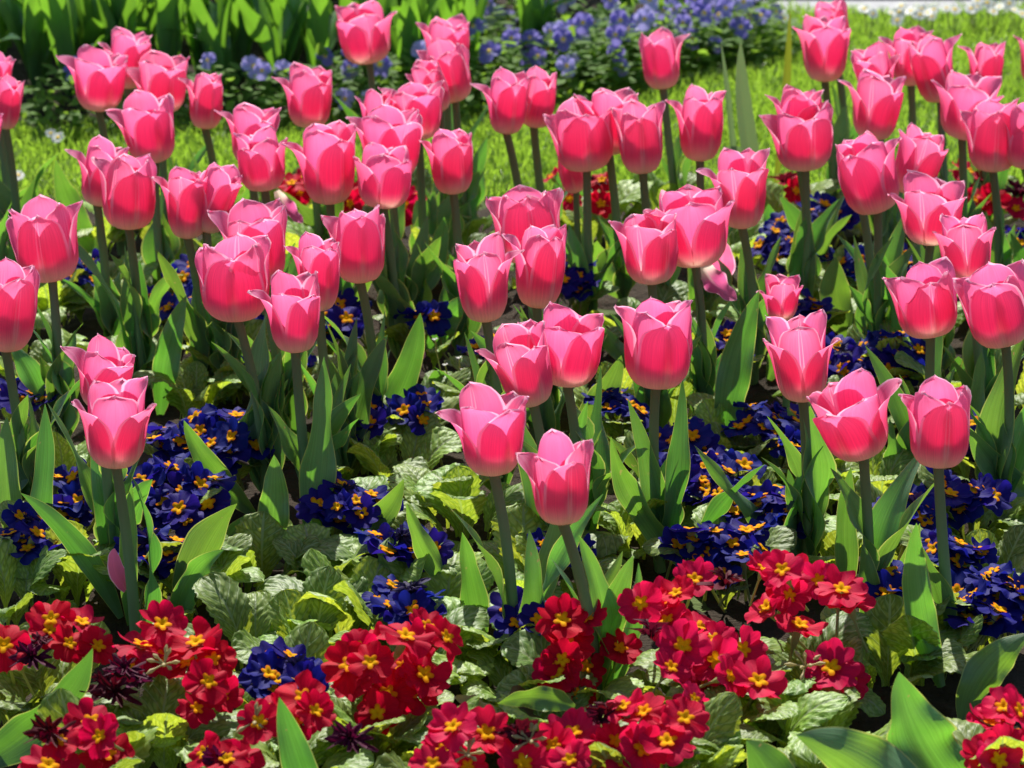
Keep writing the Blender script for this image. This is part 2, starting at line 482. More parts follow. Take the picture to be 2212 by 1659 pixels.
# ------------------------------------------------------------------ tulips
def petal_grid(Rr, H, W, flare, bell, inner, tipc, skew, pinch, rg, nv=22, nu=13):
    v = np.linspace(0, 1, nv) ** 0.9
    cup, trumpet = np.array([.08, .41, .72, .94, 1.0, .985, .945, .88]), np.array([.08, .38, .66, .88, .98, 1.03, 1.06, 1.04])
    r = smooth_interp(v, [0, .05, .13, .28, .48, .66, .82, 1], cup * (1 - bell) + trumpet * bell, .05) * Rr + Rr * flare * np.clip((v - .42) / .58, 0, 1) ** 2.2
    zz = smooth_interp(v, [0, .05, .14, .3, .48, .66, .82, 1], [0, .012, .07, .24, .46, .66, .83, 1 - .12 * max(flare, 0)], .05) * H
    if inner:
        r = r * 0.90
    r = r + tipc * Rr * np.clip((v - .82) / .18, 0, 1) ** 2
    top = [1.0, .97, .84, .57] if inner else [.99, .93, .76, .46]
    wv = smooth_interp(v, [0, .07, .2, .36, .54, .70, .83, .93, 1], [.22, .5, .86, 1.0] + top + [.0], .03) * W * Rr
    wv[-1] = 1e-4
    rho = np.maximum(r * (1.0 - pinch * np.clip((v - .5) / .5, 0, 1)), 0.15 * Rr)
    u = np.linspace(-1, 1, nu)
    th = np.clip(u[None, :] * wv[:, None] / rho[:, None], -1.35, 1.35)
    k1, k2, p1, p2 = rg.uniform(3, 6), rg.uniform(5, 9), rg.uniform(0, 6), rg.uniform(0, 6)
    rip = Rr * 0.045 * (np.abs(u) ** 3)[None, :] * (np.sin(k1 * v * 3 + p1 + 2 * (u[None, :].T > 0).T)[:, None] if False else np.sin(k1 * 2.4 * v + p1)[:, None] * np.where(u > 0, 1, -.8)[None, :] + 0.6 * np.sin(k2 * 2.2 * v + p2)[:, None]) * np.clip(v * 2 - .5, 0, 1)[:, None]
    groove = -Rr * 0.035 * np.exp(-(u / .10) ** 2)[None, :] * np.clip(v * 2.5, 0, 1)[:, None] * np.clip((1.02 - v) * 5, 0, 1)[:, None]
    x = (r - rho)[:, None] + rho[:, None] * np.cos(th) + rip + groove
    y = rho[:, None] * np.sin(th) + skew * Rr * (v ** 2)[:, None]
    # the top edge of a petal is not level: pull the shoulders a little
    zb = zz[:, None] + 0 * th + Rr * 0.05 * np.sin(u * 3 + p1)[None, :] * np.clip(v - .6, 0, 1)[:, None]
    tip = np.clip((v - .80) / .20, 0, 1)[:, None] ** 2
    zb = zb + Rr * .035 * tip * (np.sin(u * rg.uniform(5, 9) + p2) + .6 * np.sin(u * rg.uniform(11, 16) + p1))[None, :]
    x = x + Rr * .05 * tip * np.sin(u * rg.uniform(3, 7) + p1)[None, :]
    U, V = uvgrid(nv, nu)
    V = np.broadcast_to(v[:, None], U.shape)
    return np.stack([x, y, zb], -1), np.stack([U, V], -1)

def flower(seed, rot, flare0):
    """unit parameters of six petals, so that the size can be fitted afterwards"""
    rg = np.random.RandomState(seed)
    par = []
    for k in range(6):
        inner = k % 2 == 1
        az = R(-90) + R(rot) + k * R(60) + rg.uniform(-.10, .10)
        front = math.sin(az)
        fl = flare0 + (rg.uniform(-.02, .16) if not inner else rg.uniform(-.10, .06))
        # petals out at the sides of the cup flare more than those facing the viewer
        fl += ((0.60 if not inner else 0.08) * (1 - abs(front)) ** .8 - (0.14 if not inner and front < -.6 else 0.0)) * (1.0 if flare0 > -.2 else 0) * rg.uniform(.6, 1.15)
        par.append(dict(az=az, inner=inner, bell=float(np.clip(flare0 / .16, 0, .85)), flare=fl, W=rg.uniform(.98, 1.10) if not inner else rg.uniform(1.0, 1.12), tipc=rg.uniform(-.16, .12),
                        skew=rg.uniform(-.12, .12), pinch=rg.uniform(.05, .45), hs=rg.uniform(.90, 1.05) * (1.03 if inner else .96), s=rg.randint(1e6)))
    return par

def flower_grids(par, Rr, H, tx, ty):
    out = []
    for p in par:
        P, UV = petal_grid(Rr, H * p['hs'], p['W'], p['flare'], p['bell'], p['inner'], p['tipc'], p['skew'], p['pinch'], np.random.RandomState(p['s']))
        c, s = math.cos(p['az']), math.sin(p['az'])
        P = np.stack([P[..., 0] * c - P[..., 1] * s, P[..., 0] * s + P[..., 1] * c, P[..., 2]], -1)
        # lean: rotate about Y (sideways) then X (towards / away)
        ca, sa = math.cos(tx), math.sin(tx)
        P = np.stack([P[..., 0] * ca + P[..., 2] * sa, P[..., 1], -P[..., 0] * sa + P[..., 2] * ca], -1)
        cb, sb = math.cos(ty), math.sin(ty)
        P = np.stack([P[..., 0], P[..., 1] * cb + P[..., 2] * sb, -P[..., 1] * sb + P[..., 2] * cb], -1)
        out.append((P, UV))
    return out

# xl, xr, y top, x foot, y foot, turn of the front outer petal, flare, label
F_, R_, L_, S_ = 4, 30, -30, 58
T = [
(-55, 35, 103, -8, 222, R_, .12, 'pink tulip cut by the left edge near the top, one pointed petal leaning in'),
(-18, 54, 157, 12, 277, 20, .08, 'rosy tulip at the left edge, just below the highest cropped tulip there'),
(-85, 9, 222, -45, 345, R_, .12, 'sliver of a pink tulip at the left edge, almost wholly outside the photo'),
(120, 277, 95, 213, 237, 35, .20, 'pink tulip with a long left petal, below the ruffled one at upper left'),
(210, 330, 56, 275, 190, 40, .10, 'ruffled pink tulip, topmost of the upper left group against the green leaves'),
(262, 411, 107, 352, 242, 25, .18, 'wide pink tulip with a curled left petal, right of the long-petalled upper left tulip'),
(383, 482, 155, 443, 277, 25, .0, 'small rosy tulip beside the violet pansies, rightmost of the upper left group'),
(228, 378, 193, 335, 350, 25, .12, 'ruffled tulip with a pale left petal sticking out, below the upper left group'),
(138, 281, 290, 210, 442, 38, .14, 'pale pink tulip with left petal bent outward, directly behind the closed tulip over the lawn'),
(196, 339, 330, 278, 492, 20, -.02, 'upright cup-shaped tulip with a lit heart on its front petal, left, over the lawn'),
(326, 462, 358, 405, 513, 38, .14, 'tulip with a deep rose front and flared left petal, left of a paler overlapped tulip'),
(418, 533, 349, 446, 500, 40, .16, 'pale tulip mostly hidden, its right petals spreading behind the deep rose flared tulip'),
(462, 608, 220, 540, 355, 30, .18, 'pale tulip with a long left petal, standing behind the one above the wilted petal'),
(503, 623, 268, 572, 410, -28, .02, 'closed rosy tulip whose stem passes the purple wilted petal'),
(586, 718, 133, 667, 274, 40, .08, 'lone red-pink tulip with a black speck, right of the blue-violet pansies'),
(607, 770, 258, 713, 438, 38, .14, 'broad tulip in front of red primroses, its left petal curving out'),
(12, 180, 418, 113, 605, 0, .02, 'deep rose tulip near the left edge with a lit round patch on its front petal'),
(447, 621, 425, 563, 615, 28, .12, 'pale pink tulip with a spread left petal, behind the big round cup at left centre'),
(420, 586, 500, 512, 686, 4, .02, 'big round pale-rimmed tulip with a red front petal, left centre of the bed'),
(612, 736, 498, 690, 669, 35, .10, 'pale tulip tucked behind the flared one, touching the closed rose cup to its right'),
(692, 833, 440, 778, 608, 12, .0, 'closed rose tulip with a dark red front, left of the middle of the bed'),
(130, 294, 718, 218, 880, 35, .14, 'pale tulip standing directly behind the large front-left tulip'),
(152, 339, 812, 250, 1005, 60, .10, 'large pink tulip at front left with a pale midrib, above the blue primroses'),
(-85, 87, 553, 12, 755, 25, .06, 'large tulip cut by the left edge, on a thick brown stem'),
(533, 692, 582, 638, 758, 40, .14, 'flared tulip in front of the round pale-rimmed cup, its left petal pointing out'),
(722, 858, -2, 798, 135, -40, .06, 'tall tulip at the top edge against the green leaves, single and high on its stem'),
(897, 1015, 28, 965, 170, 35, .08, 'tulip cut straight at its right side, uppermost of the pile near the top centre'),
(898, 1019, 80, 984, 218, 18, .06, 'rose tulip directly below the uppermost one in the pile near the top centre'),
(868, 966, 128, 950, 241, 30, .06, 'small red-pink tulip half hidden behind the pile near the top centre'),
(816, 960, 173, 905, 300, 30, .14, 'pale pink tulip with wide petals, just below the pile near the top centre'),
(764, 850, 190, 812, 322, 35, .10, 'pale tulip showing only its left petal tips, behind the rose cup above red primroses'),
(745, 914, 223, 846, 387, 20, .14, 'rose tulip with a curled left petal, overlapping the two pale tulips above red primroses'),
(762, 890, 305, 828, 447, 55, .06, 'lower pale tulip among red primroses, behind the stem of the curled-petal tulip'),
(905, 1022, 275, 980, 416, 40, .06, 'single compact tulip with a white midrib, right of the red primroses, over the lawn edge'),
(1014, 1144, 143, 1094, 288, 26, .14, 'front tulip of the pair over the lawn at top centre, its left petal curled out'),
(1110, 1203, 141, 1153, 273, 30, .04, 'rear one of the tulip pair over the lawn at top centre'),
(1172, 1326, 207, 1268, 365, 14, .04, 'large rose tulip on a dark straight stem, left of a matching cup over the lawn'),
(1238, 1380, 188, 1316, 332, 35, .12, 'pale tulip peeping out between the two matching rose cups at upper centre right'),
(1320, 1438, 213, 1389, 372, 4, .0, 'closed rose tulip with a lit heart-shaped front petal, right of the large rose one'),
(1379, 1492, 57, 1433, 191, -24, .04, 'solitary tulip high against the dark foot of the pansy border'),
(1435, 1570, 180, 1512, 345, 34, .06, 'pale tulip with one raised right petal, left of the narrow grey-green leaf blade'),
(1205, 1264, 320, 1245, 415, 0, -.40, 'closed pale tulip bud low behind the dark straight stem, near the dark red primroses'),
(1048, 1218, 398, 1142, 565, 8, .0, 'wide very pale tulip in the middle of the bed, behind two overlapping tulips'),
(979, 1136, 498, 1050, 692, -40, .10, 'big rose tulip in the middle, left one of the overlapping pair'),
(1083, 1224, 483, 1160, 662, 35, .06, 'rose tulip in the middle, right one of the overlapping pair and behind it'),
(1313, 1466, 447, 1408, 610, 36, .10, 'tulip with a folded white-edged left petal, behind the tallest pale central tulip'),
(1389, 1588, 397, 1502, 570, 56, .06, 'tall pale tulip with a wide open cup and a drooping wilted petal below'),
(1503, 1664, 317, 1603, 490, 38, .14, 'rosy tulip with wings on both sides, upper right of the wide open pale cup'),
(1638, 1800, 205, 1740, 364, 14, .08, 'rose tulip with a lit front petal, right of the narrow leaf blades over the lawn'),
(1652, 1780, 181, 1722, 335, 30, .08, 'pale tulip showing only its top petals, behind the rose one near the leaf blades'),
(1710, 1839, 30, 1782, 175, 58, .10, 'tulip with pointed crown petals, right of the yellow-green leaf blade at the top'),
(1732, 1836, -8, 1806, 120, 30, .06, 'tulip at the very top edge, behind the one with pointed crown petals'),
(1837, 1947, 86, 1900, 215, -32, .10, 'pale tulip at the left of the upper right cluster, its left petal bent outward'),
(1897, 2018, 53, 1968, 183, 30, .08, 'highest pale tulip of the upper right cluster, behind two others'),
(1808, 1958, 147, 1884, 300, 36, .12, 'large tulip with a white midrib below the upper right cluster, over the lawn'),
(1958, 2078, 72, 2032, 217, -32, .06, 'rose tulip with a lit dark left petal in the upper right cluster'),
(2068, 2173, 88, 2125, 210, 30, .08, 'tulip at the right of the upper right cluster, against the grass'),
(2010, 2171, 150, 2078, 298, 40, .14, 'pale tulip with a winged left petal, above the closed tulip pair at the right edge'),
(2071, 2206, 210, 2145, 368, 6, .02, 'closed rose tulip, left one of the pair at the right edge'),
(2158, 2292, 213, 2218, 362, 0, .02, 'tulip cut by the right edge, right one of the closed pair'),
(2188, 2300, 60, 2242, 185, 40, .08, 'tulip mostly outside the right edge, near the top corner'),
(1803, 1949, 280, 1896, 455, -36, .0, 'large rounded tulip with pale lips, left of a paler tulip with a straight midrib'),
(1928, 2050, 263, 1962, 420, 48, .04, 'pale tulip with a long straight midrib, right of the large rounded one'),
(1917, 2089, 365, 2010, 525, 40, .16, 'bell-shaped tulip flared on both sides, below the pale one with the straight midrib'),
(1826, 1905, 318, 1862, 447, 30, .02, 'bit of a pale tulip showing under the large rounded one'),
(2013, 2153, 458, 2090, 610, 52, .08, 'pale pink tulip between the bell-shaped one and the big closed cup at right'),
(1905, 2068, 553, 2010, 724, 5, .04, 'closed tulip with a lit wedge-shaped patch, left of the big cup near the right edge'),
(2057, 2228, 557, 2172, 742, 0, .04, 'big tulip with a dark fleck on its front rim, near the right edge'),
(1647, 1816, 665, 1735, 863, 60, .14, 'tall dull rose tulip with pointed wings, above and left of the wide front right tulip'),
(1633, 1736, 590, 1688, 690, 58, .22, 'small open pale tulip, the littlest bloom, behind the tall dull rose one'),
(1737, 1946, 792, 1865, 983, -32, .12, 'wide open tulip in the front row at right, petals spread on both sides'),
(1940, 2099, 808, 2027, 1005, 2, .0, 'closed egg-shaped tulip at the right end of the front row'),
(1025, 1194, 688, 1152, 873, 40, .16, 'tulip with a long left petal, overlapping another just right of it, centre front'),
(1115, 1306, 650, 1225, 830, 46, .10, 'pale tulip with a white midrib, behind the one with the long left petal'),
(1325, 1498, 638, 1417, 832, 16, .02, 'plump rose tulip standing alone at centre right above a straight dark stem'),
(937, 1144, 823, 1066, 1022, 38, .16, 'flared tulip in the front row, its right edge touching the lowest tulip'),
(1113, 1283, 925, 1215, 1127, 14, .06, 'lowest and nearest pink tulip, on a leaning stem above the red primroses'),
]

# hand-placed leaves: base x, y, tip x, y, full width, sideways bow, tip depth shift, facing x, material
HL = [
(60, 1215, 97, 872, 72, 14, .02, -.3), (262, 1335, 45, 1065, 62, 30, .0, .3), (280, 1350, 285, 1043, 52, -6, -.01, .2),
(395, 1335, 512, 1088, 105, -30, .0, .2), (385, 1345, 484, 1188, 78, -22, -.04, -.2), (548, 1110, 397, 908, 72, -26, -.03, .2),
(575, 1235, 592, 983, 92, 10, .0, .1), (590, 1040, 616, 803, 70, -14, .0, -.3), (690, 1205, 872, 1035, 84, 40, -.03, .1),
(668, 1185, 700, 770, 92, 14, .02, .3), (720, 1015, 772, 748, 64, -10, .0, -.4), (800, 955, 908, 676, 84, 24, .0, .3),
(1005, 1315, 878, 1087, 66, -16, -.03, .5), (1045, 1400, 998, 1150, 78, -8, -.02, .1), (1110, 1375, 1205, 1095, 74, 26, .0, -.1),
(1285, 1515, 1368, 1200, 84, -16, .0, .1), (1300, 1515, 1379, 1216, 58, 24, .02, -.5), (1130, 1445, 1345, 1190, 62, 34, .0, .4),
(1235, 965, 1342, 768, 92, 10, .0, .0), (1480, 1225, 1320, 943, 74, -30, -.02, -.2), (1425, 1210, 1442, 1035, 70, 14, .0, .3),
(1722, 1215, 1500, 962, 56, -10, -.05, 1.4), (1480, 1220, 1652, 1003, 56, -16, -.02, .4), (1560, 985, 1640, 628, 92, -18, .0, .1),
(1850, 735, 1806, 555, 98, -24, .0, .3), (1835, 1300, 1838, 1008, 64, -14, .0, .3), (1992, 1075, 1922, 905, 78, -10, .0, .3),
(2262, 1100, 2093, 922, 82, -30, -.03, .2), (1908, 1315, 1987, 1130, 46, 10, .0, -.5), (2034, 1485, 1980, 1130, 82, -26, -.02, -.2),
(2080, 1555, 2225, 1368, 104, -30, .0, .2), (705, 1810, 603, 1506, 100, -10, .0, .1), (-60, 1660, 200, 1400, 112, 40, -.0, .2),
(150, 905, 68, 850, 46, -14, -.03, .0), (1880, 1400, 1862, 1175, 66, 12, .0, .2), (345, 895, 403, 638, 78, -14, .0, .3),
(30, 1190, 15, 900, 70, -10, .02, -.4), (1245, 1130, 1275, 960, 60, 10, .0, .3), (640, 640, 560, 540, 50, -10, -.02, .2),
(905, 640, 960, 468, 66, 14, .0, .2), (930, 770, 1010, 640, 70, -12, -.02, .1), (1340, 640, 1290, 520, 66, -20, -.02, .2),
(1690, 560, 1660, 440, 62, -10, .0, .3), (2120, 880, 2070, 770, 70, -16, -.02, .2), (215, 560, 120, 345, 64, -20, -.03, .2),
(1340, 470, 1218, 390, 40, -20, -.02, .6), (1240, 500, 1200, 370, 44, -8, .0, .3), (2085, 990, 2120, 760, 60, 10, .0, .2),
(2100, 1740, 1942, 1452, 190, -40, .0, .3), (2020, 1820, 1720, 1588, 190, 60, .0, .25), (1720, 1790, 1612, 1600, 130, 20, .0, .1), (2140, 1640, 2075, 1560, 90, 10, .0, .2), (450, 1230, 545, 1110, 60, -10, .0, .2), (760, 900, 700, 760, 54, -14, .0, .1), (1415, 800, 1300, 700, 60, -24, -.02, .3),
(985, 870, 940, 800, 70, -12, -.03, .1), (1800, 1010, 1700, 880, 46, -12, -.02, .5), (1660, 820, 1690, 690, 60, 14, .0, .2),
]

HB = 0.18
tulips = []
for i, (xl, xr, yt, fx, fy, rot, flr, lab) in enumerate(T):
    rg = np.random.RandomState(100 + i)
    small = (xr - xl) < 70 or 'littlest' in lab or 'bud' in lab
    hb = HB - (0.045 if small else 0) + rg.uniform(-.006, .006)
    foot = at_z(fx, fy, hb)
    s = scale_at(foot)
    par = flower(200 + i, rot + rg.uniform(-4, 4), flr)
    Rr, H, tx, ty = (xr - xl) / s * .40, (fy - yt) / s * .92, 0.0, rg.uniform(-.06, .04)
    R0, H0 = Rr, H
    for it in range(5):
        gs = flower_grids(par, Rr, H, tx, ty)
        P = np.concatenate([q.reshape(-1, 3) for q, _ in gs]) + foot
        X, Y, _ = proj(P)
        Rr *= np.clip((xr - xl) / (X.max() - X.min()), .8, 1.25)
        H *= np.clip((fy - yt) / (fy - Y.min()), .8, 1.25)
        Rr = float(np.clip(Rr, R0 * .72, R0 * 1.25)); H = float(np.clip(H, H0 * .75, H0 * 1.25))
        tx = float(np.clip(tx + ((xl + xr) / 2 - (X.min() + X.max()) / 2) / s / (H * .55) * .8, -.30, .30))
    gs = flower_grids(par, Rr, H, tx, ty)
    base = np.array([foot[0] + (0.024 if 'nearest' in lab else 0.012) + rg.uniform(-.010, .012), foot[1] + rg.uniform(-.022, .022), 0.0])
    root = thing('pink_tulip', lab, 'tulip', base, 'pink tulips in the flower bed')
    for P, UV in gs:
        obj('petal', grid_mesh('petal', [(P, UV, 0)], [M['petal']]), root, foot - base)
    f = foot - base
    ax = np.array([math.sin(tx), 0, math.cos(tx)])
    n = 14
    mid = np.array([f[0] * .35 + rg.uniform(-.010, .010), f[1] * .4 + rg.uniform(-.008, .008), hb * .55]) - ax * 0
    pts = bez(np.zeros(3), mid, f, n)
    rad = np.linspace(.0053, .0042, n) * (.75 if small else 1); rad[-1] = .0046 * (.75 if small else 1)
    P, UV = tube(pts, rad, 12)
    obj('stem', grid_mesh('stem', [(P, UV, 0)], [M['stem']]), root)
    tulips.append(dict(root=root, base=base, foot=foot, n=0, rg=rg, small=small))

def add_leaf(t, P, UV, mat='leaf'):
    obj('leaf', grid_mesh('leaf', [(P - t['base'], UV, 0)], [M[mat]]), t['root'])
    t['n'] += 1

for k, (bx, by, tx, ty, wd, bow, dep, fc) in enumerate(HL):
    rg = np.random.RandomState(900 + k)
    b = at_z(bx, by, 0.012)
    t = min(tulips, key=lambda q: np.linalg.norm(q['base'][:2] - b[:2]))
    tip = at_y(tx, ty, b[1] + dep)
    s = scale_at(b)
    dx = (tx - bx) / s; L = np.linalg.norm(tip - b)
    perp = np.cross((tip - b) / L, np.array([0, -1.0, 0]))
    midp = b * .45 + tip * .55 + perp * (bow * 1.6 / s) + np.array([0, -dep * .4 + rg.uniform(-.006, .006), 0])
    fold = rg.choice([-1, 1]) * rg.uniform(.35, .75)
    P, UV = blade(b, midp, tip, wd / s * .92, np.array([fc, -1.0, .25 + rg.uniform(-.1, .2)]), fold, rg.uniform(.22, .5), rg.uniform(-.8, .8), rg.uniform(0, 6), waves=rg.uniform(1.4, 2.6))
    add_leaf(t, P, UV)

for i, t in enumerate(tulips):
    rg = np.random.RandomState(1500 + i)
    az0 = rg.uniform(0, 6.28)
    far = t['base'][1] > 3.35
    want = 2 if t['small'] else 4 if far else 8 if t['base'][1] > 2.7 else 6
    for k in range(max(0, want - t['n'])):
        az = az0 + k * 2.2 + rg.uniform(-.6, .6)
        if math.sin(az) < -.7:
            az += R(100) * rg.choice([-1, 1])
        d = np.array([math.cos(az), math.sin(az), 0])
        L = (rg.uniform(.10, .15) if far else rg.uniform(.125, .19)) * (1 - .05 * k)
        el = R(rg.uniform(66, 90))
        b = t['base'] + d * .004 + np.array([0, 0, .004])
        tip = b + L * (math.cos(el) * d + np.array([0, 0, math.sin(el)]))
        bw = rg.uniform(.1, .5)
        mid = b + L * .55 * (math.cos(el + bw) * d + np.array([0, 0, math.sin(el + bw)])) - d * .004
        sd_ = np.array([-d[1], d[0], 0]) * rg.uniform(-.025, .025)
        P, UV = blade(b, mid + sd_ * .3, tip + sd_, rg.uniform(.020, .036), -d, rg.uniform(.35, .9), rg.uniform(.3, .75), rg.uniform(-1.7, 1.7), rg.uniform(0, 6), waves=rg.uniform(1.2, 2.3))
        add_leaf(t, P, UV)

# tulips that carry no bloom, at the right over the lawn
for lab, blades in [
    ('narrow pale grey-green leaf blade standing upright over the lawn, with a thin one beside it', [((1642, 450), (1600, 88), 40, -14, .3), ((1592, 440), (1557, 90), 16, 4, .6)]),
    ('narrow yellow-green leaf blade rising left of the tulip with pointed crown petals', [((1668, 440), (1706, 18), 22, 8, .5)]),
    ('short pale leaf folded over at its tip, at the foot of the grey-green blade', [((1608, 450), (1560, 318), 54, 60, .3)])]:
    b0 = at_z(*blades[0][0], 0.0)
    root = thing('tulip_shoot', lab, 'tulip leaf', b0, 'flowerless tulip shoots over the lawn')
    for j, (bp, tp, wd, bow, fc) in enumerate(blades):
        b = at_z(*bp, 0.0); tip = at_y(*tp, b[1]); s = scale_at(b)
        perp = np.cross((tip - b) / np.linalg.norm(tip - b), np.array([0, -1.0, 0]))
        P, UV = blade(b, b * .4 + tip * .6 + perp * bow * 1.5 / s, tip, wd / s * 1.1, np.array([fc, -1, .2]), .5, .05, .2, j)
        obj('leaf', grid_mesh('leaf', [(P - b0, UV, 0)], [M['yellowish' if 'yellow' in lab else 'pale']]), root)

# fallen and wilted petals
for lab, (bx, by), (tx, ty), zz_, wd, bow, mat, rip in [
    ('wilted purple-pink petal with a white base, drooping under the wide open pale tulip', (1512, 562), (1592, 648), 'foot', 62, 26, 'faded', .35),
    ('shrivelled purple petal drooping beside the closed rosy tulip at left', (598, 412), (655, 482), 'foot', 40, 16, 'faded', .4),
    ('bright pink fallen petal between tulip leaves, lower left above the red primroses', (272, 1275), (248, 1185), .05, 46, -12, 'petal', .1),
    ('tiny pink petal tip among the leaves near the left edge', (70, 945), (42, 902), .03, 30, 0, 'petal', .1),
    ('small red-pink closed petal low between leaves, under the closed rose tulip', (905, 780), (900, 735), .03, 36, 0, 'petal', .1),
    ('pale pink petal hidden behind the tall pale tulip, beside its drooping petal', (1560, 605), (1560, 515), .10, 66, 0, 'petal', .1)]:
    if zz_ == 'foot':
        t = min(tulips, key=lambda q: abs(proj(q['foot'])[0] - bx) + abs(proj(q['foot'])[1] - by))
        Y = t['foot'][1] + .012
    else:
        Y = at_z(bx, by, zz_)[1]
    b, tip = at_y(bx, by, Y), at_y(tx, ty, Y - .015)
    s = scale_at(b)
    perp = np.cross((tip - b) / np.linalg.norm(tip - b), np.array([0, -1.0, 0]))
    P, UV = blade(b, (b + tip) / 2 + perp * bow / s, tip, wd / s, np.array([.2, -1, .3]), .6, rip, .8, 1.0, prof=([0, .15, .4, .65, .85, .95, 1], [.35, .7, 1, .95, .7, .4, .05]))
    if mat == 'petal':
        UV = UV * np.array([1, .5]) + np.array([0, .48])
    o = obj('fallen_petal', grid_mesh('fallen_petal', [(P - b, UV, 0)], [M[mat]]), None, b)
    tag(o, lab, 'petal', 'loose and wilted tulip petals')

# ------------------------------------------------------------------ primroses
def prim_leaf_mesh(seed):
    rg = np.random.RandomState(seed)
    n, m = 50, 25
    L, W = rg.uniform(.075, .105), rg.uniform(.040, .056)
    e0, e1 = R(rg.uniform(55, 100)), R(rg.uniform(-50, 70))
    v = np.linspace(0, 1, n)
    el = e0 + (e1 - e0) * v ** 1.3
    ds = L / (n - 1)
    cy = np.concatenate([[0], np.cumsum(np.cos(el[:-1]) * ds)]); cz = np.concatenate([[0], np.cumsum(np.sin(el[:-1]) * ds)])
    c = np.stack([np.zeros(n), cy, cz], -1)
    t = np.stack([np.zeros(n), np.cos(el), np.sin(el)], -1)
    nr = np.stack([np.zeros(n), -np.sin(el), np.cos(el)], -1)
    tw = rg.uniform(-.6, .6) * v
    s = np.stack([np.cos(tw), np.zeros(n), np.zeros(n)], -1) + nr * np.sin(tw)[:, None]
    nr = nr * np.cos(tw)[:, None] - np.stack([np.sin(tw), 0 * v, 0 * v], -1)
    wv = smooth_interp(v, [0, .1, .22, .4, .6, .78, .9, .97, 1], [.08, .10, .26, .66, .94, 1, .82, .5, .12], .03) * W * .5
    u = np.linspace(-1, 1, m)
    ser = 1 + .055 * np.sin(v * 95 + rg.uniform(0, 6)) * (v > .2) + .03 * np.sin(v * 41 + 1)
    wl = (u[None, :] * wv[:, None]) * (1 + (ser[:, None] - 1) * (np.abs(u)[None, :] ** 4))
    au = np.abs(u)[None, :]
    q = v[:, None] * 8 - au * 2.0 + (u[None, :] > 0) * .5 + .2 * np.sin(v[:, None] * 17 + au * 3)
    d1 = np.abs((q % 1) - .5) * 2
    d2 = np.abs(((au * 3.4 + np.floor(q) * .37 + .25 * np.sin(q * 2)) % 1) - .5) * 2
    puff = (1 - d1 ** 2.5) * (1 - .7 * d2 ** 2.5)
    rough = 0.0
    env = np.clip((v - .16) * 5, 0, 1)[:, None] * np.clip(au * 12, 0, 1)
    bul = (puff + rough) * env * .0017
    curl = rg.uniform(-.45, .25)
    wave = .16 * np.sin(v * rg.uniform(9, 16) + rg.uniform(0, 6))[:, None] * np.where(u > 0, 1, -.7)[None, :] * au ** 2
    lift = (rg.uniform(.1, .4) * au * (1 - v[:, None]) + curl * au ** 2 * v[:, None] + wave) * wv[:, None]
    P = c[:, None] + s[:, None] * wl[..., None] + nr[:, None] * (lift + bul)[..., None]
    U, V = uvgrid(n, m)
    return grid_mesh('primrose_leaf', [(P, np.stack([U, V], -1), 0)], [M['prim_leaf']])
PL = [prim_leaf_mesh(40 + k) for k in range(20)]

def bloom_mesh(seed, mat, D=.0385):
    rg = np.random.RandomState(seed)
    gs = []
    for k in range(5):
        n, m = 9, 11
        r = np.linspace(.12, 1, n); a = np.linspace(-1, 1, m)
        hw = smooth_interp(np.linspace(0, 1, n), [0, .3, .6, .85, 1], [.64, .66, .76, .76, .64], .04) * rg.uniform(.94, 1.06)
        ro = 1 - .17 * np.exp(-(a / .18) ** 2) - .12 * a ** 4 + .02 * np.sin(a * rg.uniform(4, 9) + rg.uniform(0, 6))
        ph = 2 * math.pi * k / 5 + rg.uniform(-.09, .09)
        rr = r[:, None] * (1 + (ro[None, :] - 1) * (r[:, None] ** 3)) * D * .5
        th = ph + hw[:, None] * a[None, :]
        dish, wav, pz = rg.uniform(-.32, .30), rg.uniform(.06, .20), rg.uniform(0, 6)
        zz = D * .5 * (dish * r[:, None] ** 2 + wav * np.sin(a[None, :] * 4 + pz) * r[:, None] ** 2 + .05 * a[None, :] * r[:, None] - .10 * np.exp(-(a[None, :] / .25) ** 2) * (r[:, None] - .2) - .12 * (1 - r[:, None]))
        P = np.stack([rr * np.cos(th), rr * np.sin(th), zz], -1)
        U, V = np.broadcast_to((a[None, :] + 1) / 2, rr.shape), np.broadcast_to(r[:, None], rr.shape)
        gs.append((P, np.stack([U, V], -1), 0))
    return grid_mesh('bloom', gs, [mat])

def eye_mesh(seed, D=.032):
    rg = np.random.RandomState(seed)
    th = np.linspace(0, 2 * math.pi, 61)
    r = np.linspace(0.02, 1, 6)
    out = (.34 + .085 * np.cos(5 * th) + .035 * np.abs(np.sin(5 * th)) + .02 * np.sin(3 * th + rg.uniform(0, 6))) * D * .5
    rr = r[:, None] * out[None, :]
    zz = np.broadcast_to((.0009 - .0020 * (1 - r) ** 2 + .0004 * np.sin(r * 3))[:, None], rr.shape) + .0003 * np.cos(5 * th)[None, :]
    P = np.stack([rr * np.cos(th)[None, :], rr * np.sin(th)[None, :], zz], -1)
    U, V = np.broadcast_to(th[None, :] / 6.283, rr.shape), np.broadcast_to(r[:, None], rr.shape)
    return grid_mesh('eye', [(P, np.stack([U, V], -1), 0)], [M['eye']])

def stalk_mesh(seed, L):
    rg = np.random.RandomState(seed)
    pts = bez(np.array([rg.uniform(-.012, .012), rg.uniform(-.012, .012), -L]), np.array([0, 0, -L * .4]), np.array([0, 0, -.0015]), 16)
    v = np.linspace(0, 1, 16)
    rad = np.interp(v, [0, .6, .68, .8, .93, 1], [.0012, .0012, .0026, .0032, .0028, .0034])
    P, UV = tube(pts, rad, 8)
    return grid_mesh('stalk', [(P, UV, 0)], [M['stalk']])

